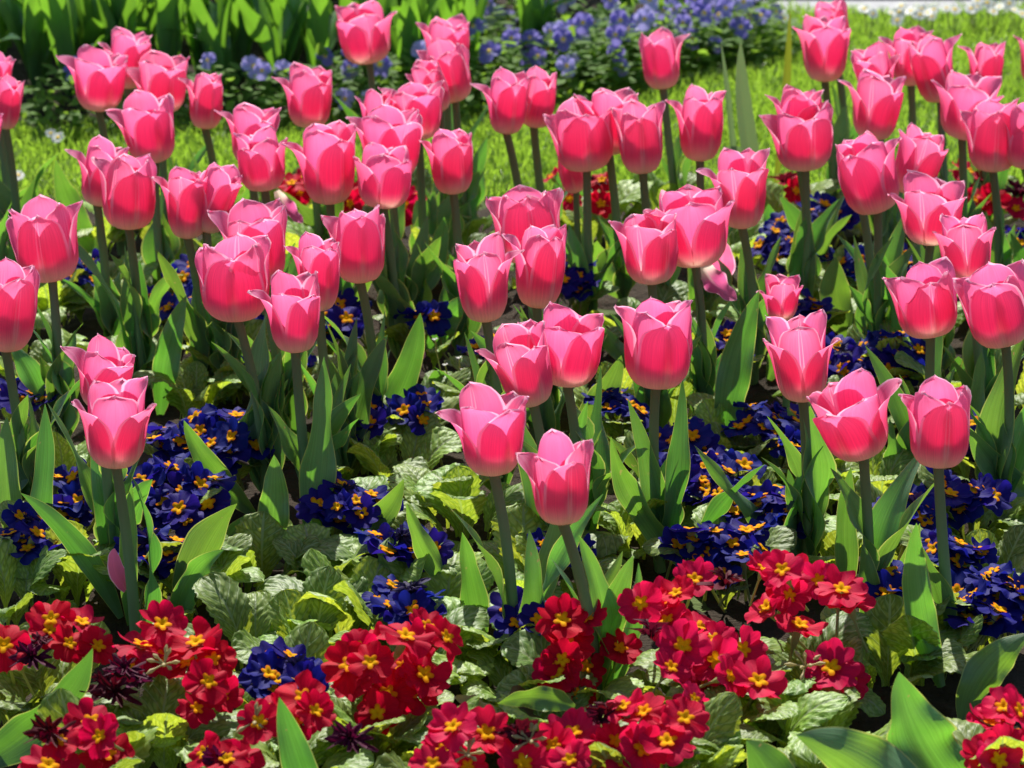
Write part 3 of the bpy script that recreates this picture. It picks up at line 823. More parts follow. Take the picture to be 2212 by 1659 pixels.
def wilted_mesh(seed, mat):
    """a spent bloom: petals crumpled up into a small ragged cup"""
    rg = np.random.RandomState(seed)
    gs = []
    for k in range(6):
        n, m = 12, 13
        r = np.linspace(.05, 1, n)[:, None]; a = np.linspace(-1, 1, m)[None, :]
        ph = 2 * math.pi * k / 6 + rg.uniform(-.3, .3)
        tilt, L = rg.uniform(.2, 1.35), rg.uniform(.008, .013)
        cr = sum(rg.uniform(.0006, .0016) * np.sin(rg.uniform(3, 9) * a + rg.uniform(3, 9) * r + rg.uniform(0, 6)) for _ in range(4)) * r
        th = ph + .8 * a * (1 - .3 * r)
        rad = L * r * math.cos(tilt) + cr; zz = L * r * math.sin(tilt) * (1 - .35 * r) + cr[::-1] * .8
        P = np.stack([rad * np.cos(th), rad * np.sin(th), zz + 0 * th], -1)
        gs.append((P, np.stack([(a + 1) / 2 + 0 * r, r + 0 * a], -1), 0))
    return grid_mesh('wilted', gs, [mat])

def calyx_mesh(seed):
    """a spent umbel: a straw-coloured starburst of empty calyces"""
    rg = np.random.RandomState(seed)
    gs = []
    for k in range(8):
        a, e = k * .785 + rg.uniform(-.3, .3), rg.uniform(.1, 1.2)
        d = np.array([math.cos(a) * math.cos(e), math.sin(a) * math.cos(e), math.sin(e)]) * rg.uniform(.014, .022)
        P, UV = tube(bez(np.zeros(3), d * .5 + np.array([0, 0, .002]), d, 9), np.interp(np.linspace(0, 1, 9), [0, .5, .75, 1], [.0008, .001, .0022, .0006]), 6)
        gs.append((P, UV, 0))
    return grid_mesh('calyx', gs, [M['dried']])

RED = [bloom_mesh(300 + k, M['red']) for k in range(7)]
CRI = [bloom_mesh(320 + k, M['crimson']) for k in range(7)]
BLU = [bloom_mesh(340 + k, M['blue'], .036) for k in range(8)]
EYE = [eye_mesh(360 + k) for k in range(4)]
STK = [stalk_mesh(370 + k, .045 + .006 * k) for k in range(4)]
WIL = [wilted_mesh(380 + k, M['wilted']) for k in range(4)]
WIB = [wilted_mesh(390 + k, M['wilted_blue']) for k in range(3)]
CAL = [calyx_mesh(395 + k) for k in range(2)]

def add_bloom(root, base, p, nrm, meshes, rg, scale=1.0, eye=True):
    nrm = Vector(nrm).normalized()
    q = nrm.to_track_quat('Z', 'Y').to_matrix().to_4x4() @ Matrix.Rotation(rg.uniform(0, 6.28), 4, 'Z')
    m = Matrix.Translation(Vector(p - base)) @ q @ Matrix.Scale(scale, 4)
    o = put(root, meshes[rg.randint(len(meshes))], 'flower', m)
    if eye:
        obj('eye', EYE[rg.randint(len(EYE))], o)
    obj('stalk', STK[rg.randint(len(STK))], o)
    return o

def add_rosette(root, rg, n, rmax=.012, sc=(.65, 1.0)):
    a0 = rg.uniform(0, 6.28)
    for k in range(n):
        a = a0 + k * 2.4 + rg.uniform(-.4, .4)
        s = rg.uniform(*sc)
        m = Matrix.Translation((math.cos(a + 1.57) * rmax, math.sin(a + 1.57) * rmax, .004)) @ Matrix.Rotation(a, 4, 'Z') @ Matrix.Rotation(rg.uniform(-.25, .35), 4, 'X') @ Matrix.Scale(s, 4)
        put(root, PL[rg.randint(len(PL))], 'leaf', m)

# red primroses: centre of the flower head, colour, label, flowers [x, y, size], wilted, calyces, leaves
RP = [
 (110, 1370, 'red', 'red primrose with upright blooms at the left edge, above the curled grey-green tulip leaf', [(110, 1336, 1), (177, 1343, 1), (107, 1359, .9), (187, 1373, 1), (150, 1389, .9), (8, 1393, 1), (30, 1420, .9), (212, 1395, .85)], [(85, 1395), (70, 1425)], [], 6),
 (390, 1450, 'red', 'red primrose with a straw-coloured spent head in its middle, lower left', [(306, 1392, 1.15), (350, 1348, 1), (423, 1386, 1.1), (450, 1472, 1.1), (360, 1466, 1), (280, 1443, .9), (405, 1430, 1), (480, 1500, .9), (345, 1420, .9), (425, 1530, .9), (330, 1500, .8), (460, 1425, .9)], [(223, 1478), (250, 1500), (300, 1480), (270, 1455)], [(355, 1435)], 6),
 (190, 1580, 'red', 'red primrose with four open blooms in the lower left corner', [(196, 1558, 1.15), (153, 1526, .95), (230, 1626, 1.15), (105, 1652, 1.1), (130, 1600, .7), (215, 1590, .9)], [(110, 1590)], [], 5),
 (600, 1555, 'red', 'sparse red primrose beside the dark pointed tulip leaf at the bottom', [(588, 1533, 1), (655, 1506, 1), (682, 1535, .95), (440, 1625, .85), (520, 1645, 1.0), (490, 1638, .8), (595, 1625, .9), (560, 1560, .9), (640, 1560, .8)], [(470, 1650)], [(550, 1560)], 5),
 (830, 1450, 'red', 'dense round red primrose left of the big upright dark leaf, bottom centre', [(754, 1436, 1.05), (790, 1383, 1), (841, 1360, 1), (877, 1372, 1), (925, 1352, 1), (965, 1376, .9), (870, 1440, 1.05), (838, 1500, 1.05), (895, 1490, 1.05), (917, 1456, 1), (800, 1430, .9), (760, 1475, .9), (905, 1410, .9), (850, 1475, .9), (720, 1450, .8), (815, 1540, .9), (775, 1400, .9)], [], [], 6),
 (1020, 1590, 'crimson', 'pair of red primrose blooms with white calyces below, bottom centre', [(978, 1569, 1.05), (1050, 1583, 1.05), (957, 1620, .95), (1130, 1648, 1), (935, 1650, .9), (1010, 1655, .8)], [(757, 1600), (1120, 1600)], [(1010, 1630), (1145, 1600)], 5),
 (1235, 1410, 'red', 'red primrose seen behind the leaning stem of the lowest tulip', [(1214, 1339, 1), (1231, 1392, 1.05), (1201, 1452, 1), (1267, 1332, 1), (1250, 1370, .9), (1340, 1400, .8), (1215, 1425, .9), (1265, 1440, .9), (1250, 1500, .8)], [], [], 5),
 (1370, 1560, 'crimson', 'red primrose at the bottom right of centre, blooms facing the viewer', [(1237, 1582, 1.1), (1391, 1536, 1), (1388, 1616, 1.1), (1441, 1600, 1), (1287, 1642, 1), (1231, 1640, .9), (1480, 1550, 1.05), (1310, 1560, .9), (1345, 1525, .85), (1330, 1600, .9), (1350, 1650, .8), (1195, 1610, .85), (1500, 1510, .8)], [(1314, 1542), (1295, 1560)], [], 6),
 (1500, 1400, 'crimson', 'large crimson primrose clump, left half of the pair at lower right', [(1430, 1295, 1.1), (1384, 1303, .9), (1460, 1280, .9), (1475, 1395, 1), (1548, 1426, 1.15), (1605, 1402, 1.1), (1511, 1352, .95), (1555, 1326, .9), (1601, 1340, .9), (1481, 1399, 1), (1638, 1470, 1.1), (1488, 1546, 1.1), (1522, 1470, 1), (1500, 1250, .9), (1450, 1440, .9), (1580, 1460, .9), (1440, 1340, .9), (1545, 1380, .9)], [(1407, 1370)], [], 6),
 (1740, 1360, 'crimson', 'tall crimson primrose clump beside the thick tulip stem, right half of the pair', [(1582, 1218, .95), (1708, 1252, 1.05), (1705, 1286, .9), (1768, 1253, .9), (1818, 1272, 1.1), (1728, 1348, 1.15), (1655, 1310, .95), (1690, 1230, .95), (1835, 1300, .95), (1795, 1442, 1.1), (1835, 1466, 1), (1868, 1473, .8), (1772, 1500, 1.05), (1760, 1560, .8), (1650, 1225, .8), (1805, 1400, .9)], [(1568, 1265)], [(1740, 1440)], 6),
 (2170, 1570, 'crimson', 'pinkish crimson primrose cut by the right edge at the bottom', [(2195, 1459, .95), (2205, 1536, 1.05), (2168, 1526, .95), (2192, 1583, 1), (2158, 1643, 1), (2128, 1633, .9), (2140, 1560, .9), (2215, 1620, 1), (2175, 1610, .9)], [], [], 5),
 (640, 410, 'red', 'red primrose at the far edge of the bed, between two left-hand tulips', [(630, 395, .9), (645, 415, .9), (620, 425, .8), (655, 380, .8)], [], [], 4),
 (885, 415, 'red', 'red primrose at the far edge of the bed, around the lower pale tulip', [(885, 400, 1), (893, 425, 1), (870, 440, 1), (745, 420, .9), (757, 440, .8), (760, 400, .8), (880, 455, .9)], [], [], 4),
 (1300, 415, 'red', 'dark fading primrose at the far edge behind the dark straight stem', [(1300, 388, .9), (1298, 440, .9), (1230, 430, .8), (1312, 460, .8), (1190, 380, .6)], [(1305, 400), (1290, 405)], [], 4),
 (1705, 395, 'red', 'small brownish-red primrose beside the yellow-green blade, far edge of the bed', [(1706, 382, .8), (1722, 412, .8)], [(1700, 395)], [], 4),
 (2120, 400, 'red', 'red primrose behind the stems of the closed tulip pair, right edge', [(2090, 370, 1), (2100, 400, 1), (2135, 390, .9), (2145, 430, .9), (2110, 430, .9), (2195, 450, .8)], [(2200, 420)], [], 4),
]
for i, (cx, cy, kind, lab, fl, wi, ca, nl) in enumerate(RP):
    rg = np.random.RandomState(2000 + i)
    z0 = .068 if cx == 1235 else .085 if cy > 1000 else .075
    c = at_z(cx, cy, z0)
    base = np.array([c[0], c[1] + .012, 0])
    root = thing('red_primrose', lab, 'primrose', base, 'red primroses along the edges of the bed')
    # flower heads sit on a dome: a plane leaning back, through the head's centre
    def on_dome(x, y, lift=0.0):
        d = ray(x, y)
        nn = np.array([0, -.55, .84])
        return CPOS + d * (((c - CPOS) @ nn + lift) / (d @ nn))
    me = RED if kind == 'red' else CRI
    for x, y, s in fl:
        if rg.uniform() < .10:
            continue
        p = on_dome(x, y, rg.uniform(-.020, .018))
        p[2] = max(p[2], .03)
        out = p - np.array([base[0], base[1], .02])
        nrm = out / np.linalg.norm(out) * .6 + np.array([rg.uniform(-.6, .6), -.55 + rg.uniform(-.45, .5), .5 + rg.uniform(-.45, .45)])
        add_bloom(root, base, p, nrm, me, rg, s * rg.uniform(.92, 1.18))
    for x, y in wi:
        p = on_dome(x, y, .004)
        put(root, WIL[rg.randint(4)], 'wilted_flower', Matrix.Translation(Vector(p - base)) @ Matrix.Rotation(rg.uniform(-.9, .9), 4, 'X') @ Matrix.Scale(rg.uniform(1.2, 1.9), 4))
    for x, y in ca:
        p = on_dome(x, y, .006)
        put(root, CAL[rg.randint(2)], 'spent_calyx', Matrix.Translation(Vector(p - base)) @ Matrix.Rotation(R(35), 4, 'X') @ Matrix.Scale(.85, 4))
    add_rosette(root, rg, nl + 1, .018, (.65, 1.05))

# blue primroses: x, y, radius, flowers, wilted, leaves, label
BP = [
 (205, 1075, 95, 10, 1, 4, 'large blue primrose with yellow eyes, left of the stem of the large front-left tulip'),
 (375, 1065, 85, 11, 0, 3, 'large blue primrose with yellow eyes, right of the stem of the large front-left tulip'),
 (375, 955, 50, 5, 2, 4, 'blue primrose between the large front-left tulip and a crinkled pale leaf'),
 (480, 945, 75, 9, 1, 4, 'deep blue primrose around the brown stem of the round pale-rimmed tulip'),
 (340, 1190, 55, 5, 1, 6, 'small blue primrose above the red ones, beside the big pale tulip leaf'),
 (755, 1085, 60, 7, 1, 6, 'blue primrose with an orange eye, left of the crinkled yellow-green leaves'),
 (900, 880, 42, 4, 0, 5, 'blue primrose with one open bloom, behind the left petal of the flared front tulip'),
 (865, 1180, 60, 4, 4, 6, 'withering dark blue primrose with dry bits, left of the flared front tulip stem'),
 (870, 1300, 55, 6, 1, 7, 'blue primrose above the dense round red primrose'),
 (625, 1460, 62, 9, 1, 6, 'dark blue primrose tucked among the red ones, below the crinkled pale leaves'),
 (925, 680, 30, 4, 0, 4, 'little blue primrose left of the big rose tulip of the middle pair'),
 (735, 690, 45, 6, 0, 4, 'blue primrose under the closed rose tulip with the dark red front'),
 (770, 900, 40, 5, 0, 4, 'blue primrose beside the green stem of the closed rose tulip'),
 (1235, 595, 42, 6, 0, 4, 'blue primrose in the shade right of the overlapping middle pair'),
 (1345, 870, 45, 4, 0, 5, 'blue primrose at the foot of the plump lone tulip'),
 (1500, 1030, 70, 9, 0, 4, 'blue primrose with a wide open bloom, crossed by a dark tulip leaf'),
 (1610, 1060, 75, 8, 1, 5, 'blue primrose right of the dark crossing leaf, beside a rumpled pale leaf'),
 (1665, 905, 60, 6, 2, 5, 'blue primrose with a hanging yellow-eyed bloom, left of the tall dull rose tulip stem'),
 (1740, 950, 55, 5, 1, 4, 'blue primrose with a star-eyed bloom, at the stem of the tall dull rose tulip'),
 (1690, 1100, 60, 7, 0, 4, 'blue primrose left of the stem under the wide open front tulip'),
 (1560, 1175, 85, 9, 0, 4, 'blue primrose directly above the crimson clump pair'),
 (1810, 780, 45, 6, 1, 5, 'very dark blue primrose right of the tall dull rose tulip'),
 (1935, 765, 65, 9, 1, 6, 'very dark blue primrose with a weed in it, above the egg-shaped tulip'),
 (2130, 945, 50, 4, 4, 5, 'withering blue primrose with an orange middle, right of the egg-shaped tulip'),
 (1960, 1110, 60, 7, 1, 4, 'blue primrose left of the brown stem of the egg-shaped tulip'),
 (2080, 1060, 55, 6, 1, 5, 'blue primrose right of the brown stem of the egg-shaped tulip'),
 (2060, 1190, 50, 7, 0, 4, 'blue primrose in strong sun behind the tall tulip leaf at the right'),
 (1940, 1270, 50, 6, 0, 4, 'shaded blue primrose with one round yellow-eyed bloom, between two tulip leaves'),
 (2145, 1290, 75, 12, 1, 4, 'shaded blue primrose clump near the right edge, under the bright curved leaf'),
 (375, 650, 42, 5, 0, 5, 'blue primrose behind the stem of the upright cup-shaped tulip'),
 (180, 585, 38, 4, 0, 5, 'blue primrose right of the deep rose tulip at the left'),
 (410, 590, 28, 3, 0, 4, 'blue primrose left of the big round pale-rimmed tulip'),
 (55, 850, 42, 2, 3, 5, 'half dried blue primrose near the left edge, by the thick brown stem'),
 (550, 690, 50, 5, 0, 4, 'blue primrose between the two brown stems at left centre'),
 (605, 780, 40, 4, 1, 4, 'blue primrose below the flared left-centre tulip'),
 (1690, 520, 55, 6, 0, 5, 'blue primrose behind the stem of the rosy winged tulip'),
 (1750, 665, 30, 4, 0, 4, 'blue primrose beside the littlest pale tulip'),
 (1480, 945, 42, 4, 0, 5, 'blue primrose right of the straight dark stem of the plump tulip'),
 (1145, 1335, 55, 5, 0, 6, 'blue primrose behind the two front stems, above the red primroses'),
 (1560, 740, 38, 4, 0, 5, 'blue primrose left of the broad tulip leaf beside the tall pale stem'),
 (1050, 745, 32, 3, 0, 5, 'blue primrose under the big rose tulip of the middle pair'),
 (65, 1150, 55, 7, 1, 4, 'blue primrose at the left edge behind the thick stem'),
 (1790, 460, 45, 5, 0, 4, 'blue primrose behind the twin stems at upper right'),
 (1945, 565, 30, 4, 0, 4, 'blue primrose behind the rim of the closed tulip with the lit wedge'),
 (2190, 520, 45, 5, 0, 5, 'blue primrose near the right edge, below the closed tulip pair'),
 (1840, 560, 40, 4, 1, 4, 'blue primrose at the stem of the large rounded tulip'),
 (1215, 1180, 34, 3, 1, 5, 'blue primrose hidden at the leaning front stem'),
]
used = []
for i, (cx, cy, rad, nf, nw, nl, lab) in enumerate(BP):
    rg = np.random.RandomState(3000 + i)
    z0 = .062
    c = at_z(cx, cy, z0)
    base = np.array([c[0], c[1] + .006, 0])
    used.append(base)
    root = thing('blue_primrose', lab, 'primrose', base, 'blue primroses under the tulips')
    s = scale_at(c)
    k = 0
    rad, nf = rad * 1.25, int(nf * 1.3 + .5)
    for j in range(nf + nw):
        a = j * 2.4 + rg.uniform(-.5, .5); q = math.sqrt((j + .5) / (nf + nw))
        dx, dy = math.cos(a) * q * rad, math.sin(a) * q * rad * .62
        d = ray(cx + dx, cy + dy)
        nn = np.array([0, -.35, .94])
        p = CPOS + d * (((c - CPOS) @ nn + .012 * (1 - q * q) + rg.uniform(-.007, .006)) / (d @ nn))
        p[2] = max(p[2], .02)
        if j % 4 == 2 and k < nw:
            k += 1
            put(root, WIB[rg.randint(3)], 'wilted_flower', Matrix.Translation(Vector(p - base)) @ Matrix.Rotation(rg.uniform(0, 6), 4, 'X') @ Matrix.Scale(rg.uniform(1.0, 1.6), 4))
            continue
        out = p - np.array([base[0], base[1], -.02])
        nrm = out / np.linalg.norm(out) * .7 + np.array([rg.uniform(-.7, .7), -.20 + rg.uniform(-.6, .6), .5])
        add_bloom(root, base, p, nrm, BLU, rg, rg.uniform(.92, 1.22))
    add_rosette(root, rg, nl, .016, (.6, .95))

# primroses that only show leaves
LP = [(560, 1215), (680, 1235), (770, 1335), (955, 1300), (820, 1245), (760, 990), (870, 1000), (960, 1060), (550, 1385), (660, 1395), (440, 1265),
      (1650, 1000), (1575, 960), (1760, 1050), (1900, 1050), (1430, 1060), (420, 850), (110, 640), (330, 640), (655, 830), (150, 1015), (1385, 1130), (890, 860),
      (1925, 815), (2130, 1130), (2130, 1225), (1300, 1060), (1130, 1230), (1010, 1110), (2180, 830), (85, 790), (1300, 850), (1920, 1430), (1880, 640), (720, 560),
      (260, 630), (70, 660), (1020, 1400), (900, 1440), (1130, 1490), (460, 1560), (800, 1600), (340, 1600), (1200, 1560), (1700, 720), (1200, 760), (500, 800),
      (2060, 860), (1400, 690), (1000, 560), (1500, 660), (600, 560), (2150, 650), (1980, 690), (280, 780), (1450, 860), (30, 1270), (150, 1230), (1290, 480), (1000, 480), (1600, 520), (200, 500), (480, 560), (850, 1610), (30, 1500), (1530, 1630), (1640, 1600), (1760, 1590), (1600, 1540), (1560, 1490), (1440, 1650), (1850, 900), (2190, 1000), (1090, 850), (1800, 1180), (2000, 1390), (660, 1620), (1880, 460), (2050, 480), (1430, 460), (750, 490), (300, 480)]
ZN = {(a, b): f'leafy primrose without blooms among the tulip stems, {q} of the bed, {p}' for a, q in ((0, 'far part'), (1, 'middle'), (2, 'near part')) for b, p in ((0, 'left'), (1, 'centre'), (2, 'right'))}
for i, (cx, cy) in enumerate(LP):
    rg = np.random.RandomState(4000 + i)
    c = at_z(cx, cy, .035)
    key = (0 if cy < 750 else 1 if cy < 1200 else 2, 0 if cx < 740 else 1 if cx < 1480 else 2)
    lab = ZN[key]
    root = thing('leafy_primrose', lab, 'primrose', (c[0], c[1], 0), 'primroses showing only leaves')
    add_rosette(root, rg, rg.randint(8, 11), .018, (.6, 1.0))

# a curled, half dead tulip leaf and a shrivelled brown one among the red primroses
for lab, a, b, wd, bow, mat in [('shrivelled dark brown leaf hanging between the red primroses, bottom centre', (1115, 1480), (1175, 1580), 70, 26, 'brown'),
                           ('yellowing curled tulip leaf lying flat between the red primroses', (1240, 1530), (1075, 1520), 60, 40, 'leaf'),
                           ('straw-yellow dying leaf end beside the brown leaf, bottom centre', (985, 1505), (1075, 1530), 34, 10, 'straw')]:
    p0, Y = at_z(a[0], a[1], .06), None
    p1 = at_y(b[0], b[1], p0[1] - .01)
    s = scale_at(p0)
    perp = np.cross((p1 - p0) / np.linalg.norm(p1 - p0), np.array([0, -1.0, 0]))
    P, UV = blade(p0, (p0 + p1) / 2 + perp * bow / s, p1, wd / s, np.array([.1, -.8, .6]), .5, .5, 1.0, 2.0)
    o = obj('withered_leaf', grid_mesh('withered_leaf', [(P - p0, UV, 0)], [M[mat]]), None, p0)
    tag(o, lab, 'dead leaf')

# thin weeds in flower
for lab, bp, tips in [('thin weed with tiny white flower heads, beside the tulip with the long left petal', (975, 880), [(940, 735), (962, 790), (992, 775), (1000, 800)]),
                  ('thin weed with tiny pale flowers in the dark blue primrose at right', (1990, 850), [(1905, 735), (1950, 745), (1930, 770)])]:
    b = at_z(*bp, .01)
    root = thing('weed', lab, 'weed', b)
    gs = []
    for j, tp in enumerate(tips):
        q = at_y(tp[0], tp[1], b[1] - .01)
        P, UV = tube(bez(np.zeros(3), (q - b) * .5 + np.array([.006 * (j - 1), 0, .01]), q - b, 12), np.full(12, .0007), 6)
        gs.append((P, UV, 0))
    obj('stem', grid_mesh('stem', gs, [M['stalk']]), root)
    for tp in tips:
        q = at_y(tp[0], tp[1], b[1] - .01)
        put(root, wilted_mesh(7, M['white']), 'flower_head', Matrix.Translation(Vector(q - b)) @ Matrix.Scale(.30, 4))

# ------------------------------------------------------------------ the far border: pansies and tulips not in bloom
def pansy_mesh(seed):
    rg = np.random.RandomState(seed)
    gs = []
    D = .026
    for k, (a, rr, zo, hw) in enumerate([(60, 1, -.0016, .8), (120, 1, -.0012, .8), (10, .95, 0, .75), (170, .95, .0004, .75), (270, 1.05, .0012, .95)]):
        r = np.linspace(.08, 1, 7); t = np.linspace(-1, 1, 9)
        out = (1 - .12 * t ** 4 + rg.uniform(-.04, .04, 9)) * rr
        th = R(a) + hw * t[None, :] * (1 - .25 * r[:, None] ** 4)
        q = r[:, None] * (1 + (out[None, :] - 1) * r[:, None] ** 2) * D * .55
        zz = zo + .0025 * np.sin(t * 3 + rg.uniform(0, 6))[None, :] * r[:, None] ** 2
        gs.append((np.stack([q * np.cos(th), q * np.sin(th), zz + 0 * q], -1), np.stack([np.broadcast_to((t[None, :] + 1) / 2, q.shape), np.broadcast_to(r[:, None], q.shape)], -1), 0))
    return grid_mesh('pansy_bloom', gs, [M['pansy']])
def disc_mesh(name, r, mat, z=.0018):
    th = np.linspace(0, 2 * math.pi, 13); rr = np.array([.02, .6, 1])[:, None] * r
    P = np.stack([rr * np.cos(th), rr * np.sin(th), z + 0 * rr * th - .3 * (rr + 0 * th)], -1)
    return grid_mesh(name, [(P, np.stack([P[..., 0], P[..., 1]], -1), 0)], [mat])
PAN = [pansy_mesh(500 + k) for k in range(6)]
PEYE = disc_mesh('pansy_eye', .0028, M['pansy_eye'], .003)

def foliage_mesh(seed, rad, h, n):
    rg = np.random.RandomState(seed)
    gs = []
    for k in range(n):
        a, q = rg.uniform(0, 6.28), math.sqrt(rg.uniform(0, 1)); z = h * rg.uniform(.03, 1) * (1 - .55 * q * q)
        p = np.array([math.cos(a) * q * rad, math.sin(a) * q * rad, z])
        d = np.array([math.cos(a) * rg.uniform(.2, 1) + rg.uniform(-.6, .6), math.sin(a) + rg.uniform(-.6, .6), rg.uniform(-.3, .7)]); d /= np.linalg.norm(d)
        L = rg.uniform(.014, .03)
        P, UV = blade(p, p + d * L * .5 + np.array([0, 0, .002]), p + d * L, L * rg.uniform(.42, .6), np.array([rg.uniform(-.4, .4), rg.uniform(-.6, .2), 1.0]), .3, .1, 0, k, n=6, m=3, prof=([0, .2, .5, .8, 1], [.2, .8, 1, .7, .05]))
        gs.append((P, UV, 0))
    return grid_mesh('foliage', gs, [M['pansy_leaf']])
FOL = [foliage_mesh(600 + k, .085, .13, 240) for k in range(4)]

PZ = [(160, 190, 7, 'behind the long-petalled upper left tulip'), (505, 190, 14, 'right of the small rosy tulip'), (715, 150, 9, 'right of the lone red-pink tulip, high'), (760, 215, 8, 'left of the pale tulips near the top centre'),
      (860, 130, 7, 'left of the tulip pile near the top centre'), (1075, 95, 16, 'above the tulip pair over the lawn'), (1175, 150, 7, 'just right of the broad leaves behind the tulip pair'), (1235, 95, 16, 'in the middle of the border'), (1310, 130, 12, 'left of the solitary high tulip'), (1355, 190, 5, 'at the shaded front edge left of the solitary tulip'), (1370, 35, 14, 'high above the solitary tulip'),
      (1290, 30, 9, 'beside the broad bent leaf at the top'), (1470, 50, 15, 'right above the solitary tulip'), (1545, 60, 16, 'left of the corner of the border'), (1610, 85, 11, 'at the right corner of the border, with one near-white bloom'), (1590, 15, 14, 'at the top right end of the border'), (1010, 25, 8, 'at the top edge, right of the uppermost piled tulip'), (1130, 25, 7, 'at the top edge, above the middle of the border'), (1480, 130, 4, 'at the dark front edge right of the solitary tulip'), (920, 200, 5, 'behind the small half-hidden tulip of the pile')]
for i, (cx, cy, nf, where) in enumerate(PZ):
    rg = np.random.RandomState(5000 + i)
    c = at_z(cx, cy, .07)
    base = np.array([c[0], c[1], 0])
    ex = np.interp(base[0], [p[0] for p in EW[:10]], [p[1] for p in EW[:10]])
    base[1] = max(base[1], ex + .05)
    root = thing('pansy', f'violet-blue pansy plant {where}', 'pansy', base, 'violet-blue pansies in the far border')
    o = put(root, FOL[rg.randint(4)], 'foliage', Matrix.Rotation(rg.uniform(0, 6), 4, 'Z') @ Matrix.Diagonal((1, 1, .66, 1)))
    nf = max(2, int(nf * (.52 if cx > 900 else .42)))
    for j in range(nf):
        a, q = j * 2.4 + rg.uniform(-.7, .7), math.sqrt((j + .5) / nf)
        p = np.array([math.cos(a) * q * .075, math.sin(a) * q * .06 - .01, .095 - .05 * q * q + rg.uniform(-.012, .012)])
        nrm = Vector((math.cos(a) * q * .5 + rg.uniform(-.4, .4), -.75 + rg.uniform(-.4, .4), .45)).normalized()
        f = put(root, PAN[rg.randint(6)], 'flower', Matrix.Translation(p) @ nrm.to_track_quat('Z', 'Y').to_matrix().to_4x4() @ Matrix.Scale(rg.uniform(.85, 1.25), 4))
        obj('eye', PEYE, f)

def far_leaf(seed):
    rg = np.random.RandomState(seed)
    L = rg.uniform(.18, .30); el = R(rg.uniform(55, 85)); d = np.array([0, 1.0, 0])
    tip = L * np.array([0, math.cos(el), math.sin(el)]) + np.array([rg.uniform(-.04, .04), 0, 0])
    if seed % 4 == 0:
        tip = tip + np.array([0, .06, -.07])
    P, UV = blade(np.zeros(3), L * .6 * np.array([0, math.cos(el + .2), math.sin(el + .2)]), tip, rg.uniform(.024, .046), np.array([0, -1.0, .2]), rg.uniform(.3, .6), rg.uniform(.1, .3), rg.uniform(-.6, .6), rg.uniform(0, 6))
    return grid_mesh('far_leaf', [(P, UV, 0)], [M['far_leaf']])
FARL = [far_leaf(700 + k) for k in range(12)]
rg = np.random.RandomState(77)
k = 0
spots = []
for row, gy in enumerate([205, 170, 130, 95, 60, 20, -20, -70]):
    for col in range(11):
        gx = -40 + col * 105 + (row % 2) * 50 + rg.uniform(-22, 22)
        if gx > 1010 + 60 * (row > 3):
            continue
        spots.append((gx, gy + rg.uniform(-12, 12)))
spots += [(1150, 150), (1180, 120), (1350, 70), (1120, 40), (1220, 0), (1440, -10), (1280, -20)]
WHERE = {0: 'far left', 1: 'behind the upper left tulips', 2: 'left of the tall single tulip', 3: 'behind the tulip pile', 4: 'among the pansies'}
for i, (gx, gy) in enumerate(spots):
    b = at_z(gx, gy, 0)
    root = thing('unopened_tulip', f'unopened tulip with broad green leaves, {WHERE[min(4, max(0, int((gx + 100) // 280)))]} in the far border', 'tulip plant', b, 'tulips not yet in bloom in the far border')
    a0 = rg.uniform(0, 6.28)
    for j in range(rg.randint(5, 8)):
        put(root, FARL[rg.randint(12)], 'leaf', Matrix.Rotation(a0 + j * 1.9 + rg.uniform(-.4, .4), 4, 'Z') @ Matrix.Scale(rg.uniform(.7, 1.05), 4))

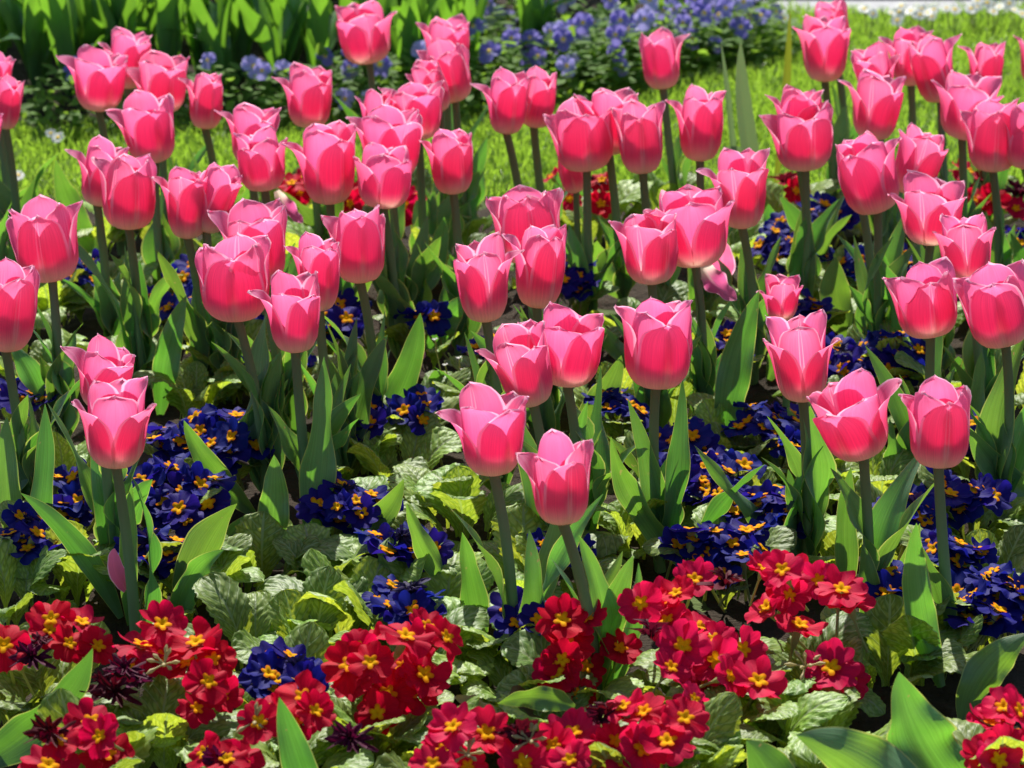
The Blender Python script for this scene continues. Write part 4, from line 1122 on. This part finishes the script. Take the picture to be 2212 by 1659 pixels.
# ------------------------------------------------------------------ white flowers on the lawn and by the path
def daisy_mesh(seed):
    rg = np.random.RandomState(seed)
    gs = []
    for k in range(14):
        a = k * .4488 + rg.uniform(-.08, .08); d = np.array([math.cos(a), math.sin(a), rg.uniform(-.05, .25)])
        P, UV = blade(d * .003, d * .008 + np.array([0, 0, .001]), d * .0135, .0052, np.array([0, 0, 1.0]), .1, .05, 0, 0, n=6, m=3, prof=([0, .3, .7, 1], [.5, .9, 1, .4]))
        gs.append((P, UV, 0))
    return grid_mesh('daisy_rays', gs, [M['white']])
DAI = [daisy_mesh(800 + k) for k in range(3)]
DDISC = disc_mesh('daisy_disc', .0042, M['yellow'], .003)
for cx, cy, rad, nf, lab in [(1935, 30, 26, 8, 'white daisies by the path, left part of the long white patch'), (1975, 24, 26, 9, 'white daisies by the path, middle of the long white patch'), (2012, 28, 20, 6, 'white daisies by the path, right part of the long white patch'),
                         (2105, 20, 22, 8, 'tall clump of white daisies by the path, near the right edge'), (2145, 18, 20, 7, 'clump of white daisies by the path, right beside the tall clump'), (2195, 22, 18, 6, 'white daisies by the path in the top right corner'), (1880, 34, 14, 3, 'few low white daisies by the path, left of the long white patch'), (2060, 32, 16, 4, 'few low white daisies by the path, between two taller clumps'),
                         (1692, 40, 6, 2, 'lone white daisy on the lawn beside the yellow-green blade tip'), (120, 293, 16, 4, 'white daisies on the lawn edge at left under the long-petalled tulip'), (30, 388, 9, 2, 'white daisy on the lawn at the left edge'), (1895, 300, 5, 1, 'tiny white daisy in the grass under the large midrib tulip')]:
    rg = np.random.RandomState(int(cx * 7 + cy))
    hgt = .045 if cy < 60 and cx > 1600 else (.13 if cx in (345, 690) else .025)
    c = at_z(cx, cy, hgt)
    base = np.array([c[0], c[1], 0]); s = scale_at(c)
    root = thing('white_daisy', lab, 'daisy', base, 'white daisies')
    gs = []
    nf = (nf + 1) // 2 if nf > 2 else nf
    for j in range(nf):
        a, q = j * 2.4, math.sqrt((j + .5) / nf)
        p = np.array([math.cos(a) * q * rad / s, rg.uniform(-.03, .03), hgt + math.sin(a) * q * rad * .5 / s])
        p[2] = max(p[2], .012)
        nrm = Vector((rg.uniform(-.4, .4), -.5 + rg.uniform(-.3, .3), .8)).normalized()
        f = put(root, DAI[rg.randint(3)], 'flower', Matrix.Translation(p) @ nrm.to_track_quat('Z', 'Y').to_matrix().to_4x4() @ Matrix.Scale(rg.uniform(.5, .8), 4))
        obj('disc', DDISC, f)
        P, UV = tube(bez(np.array([p[0] * .3, p[1] * .3, 0]), np.array([p[0] * .7, p[1] * .7, p[2] * .6]), p, 7), np.full(7, .0009), 6)
        gs.append((P, UV, 0))
    obj('stems', grid_mesh('stems', gs, [M['stalk']]), root)
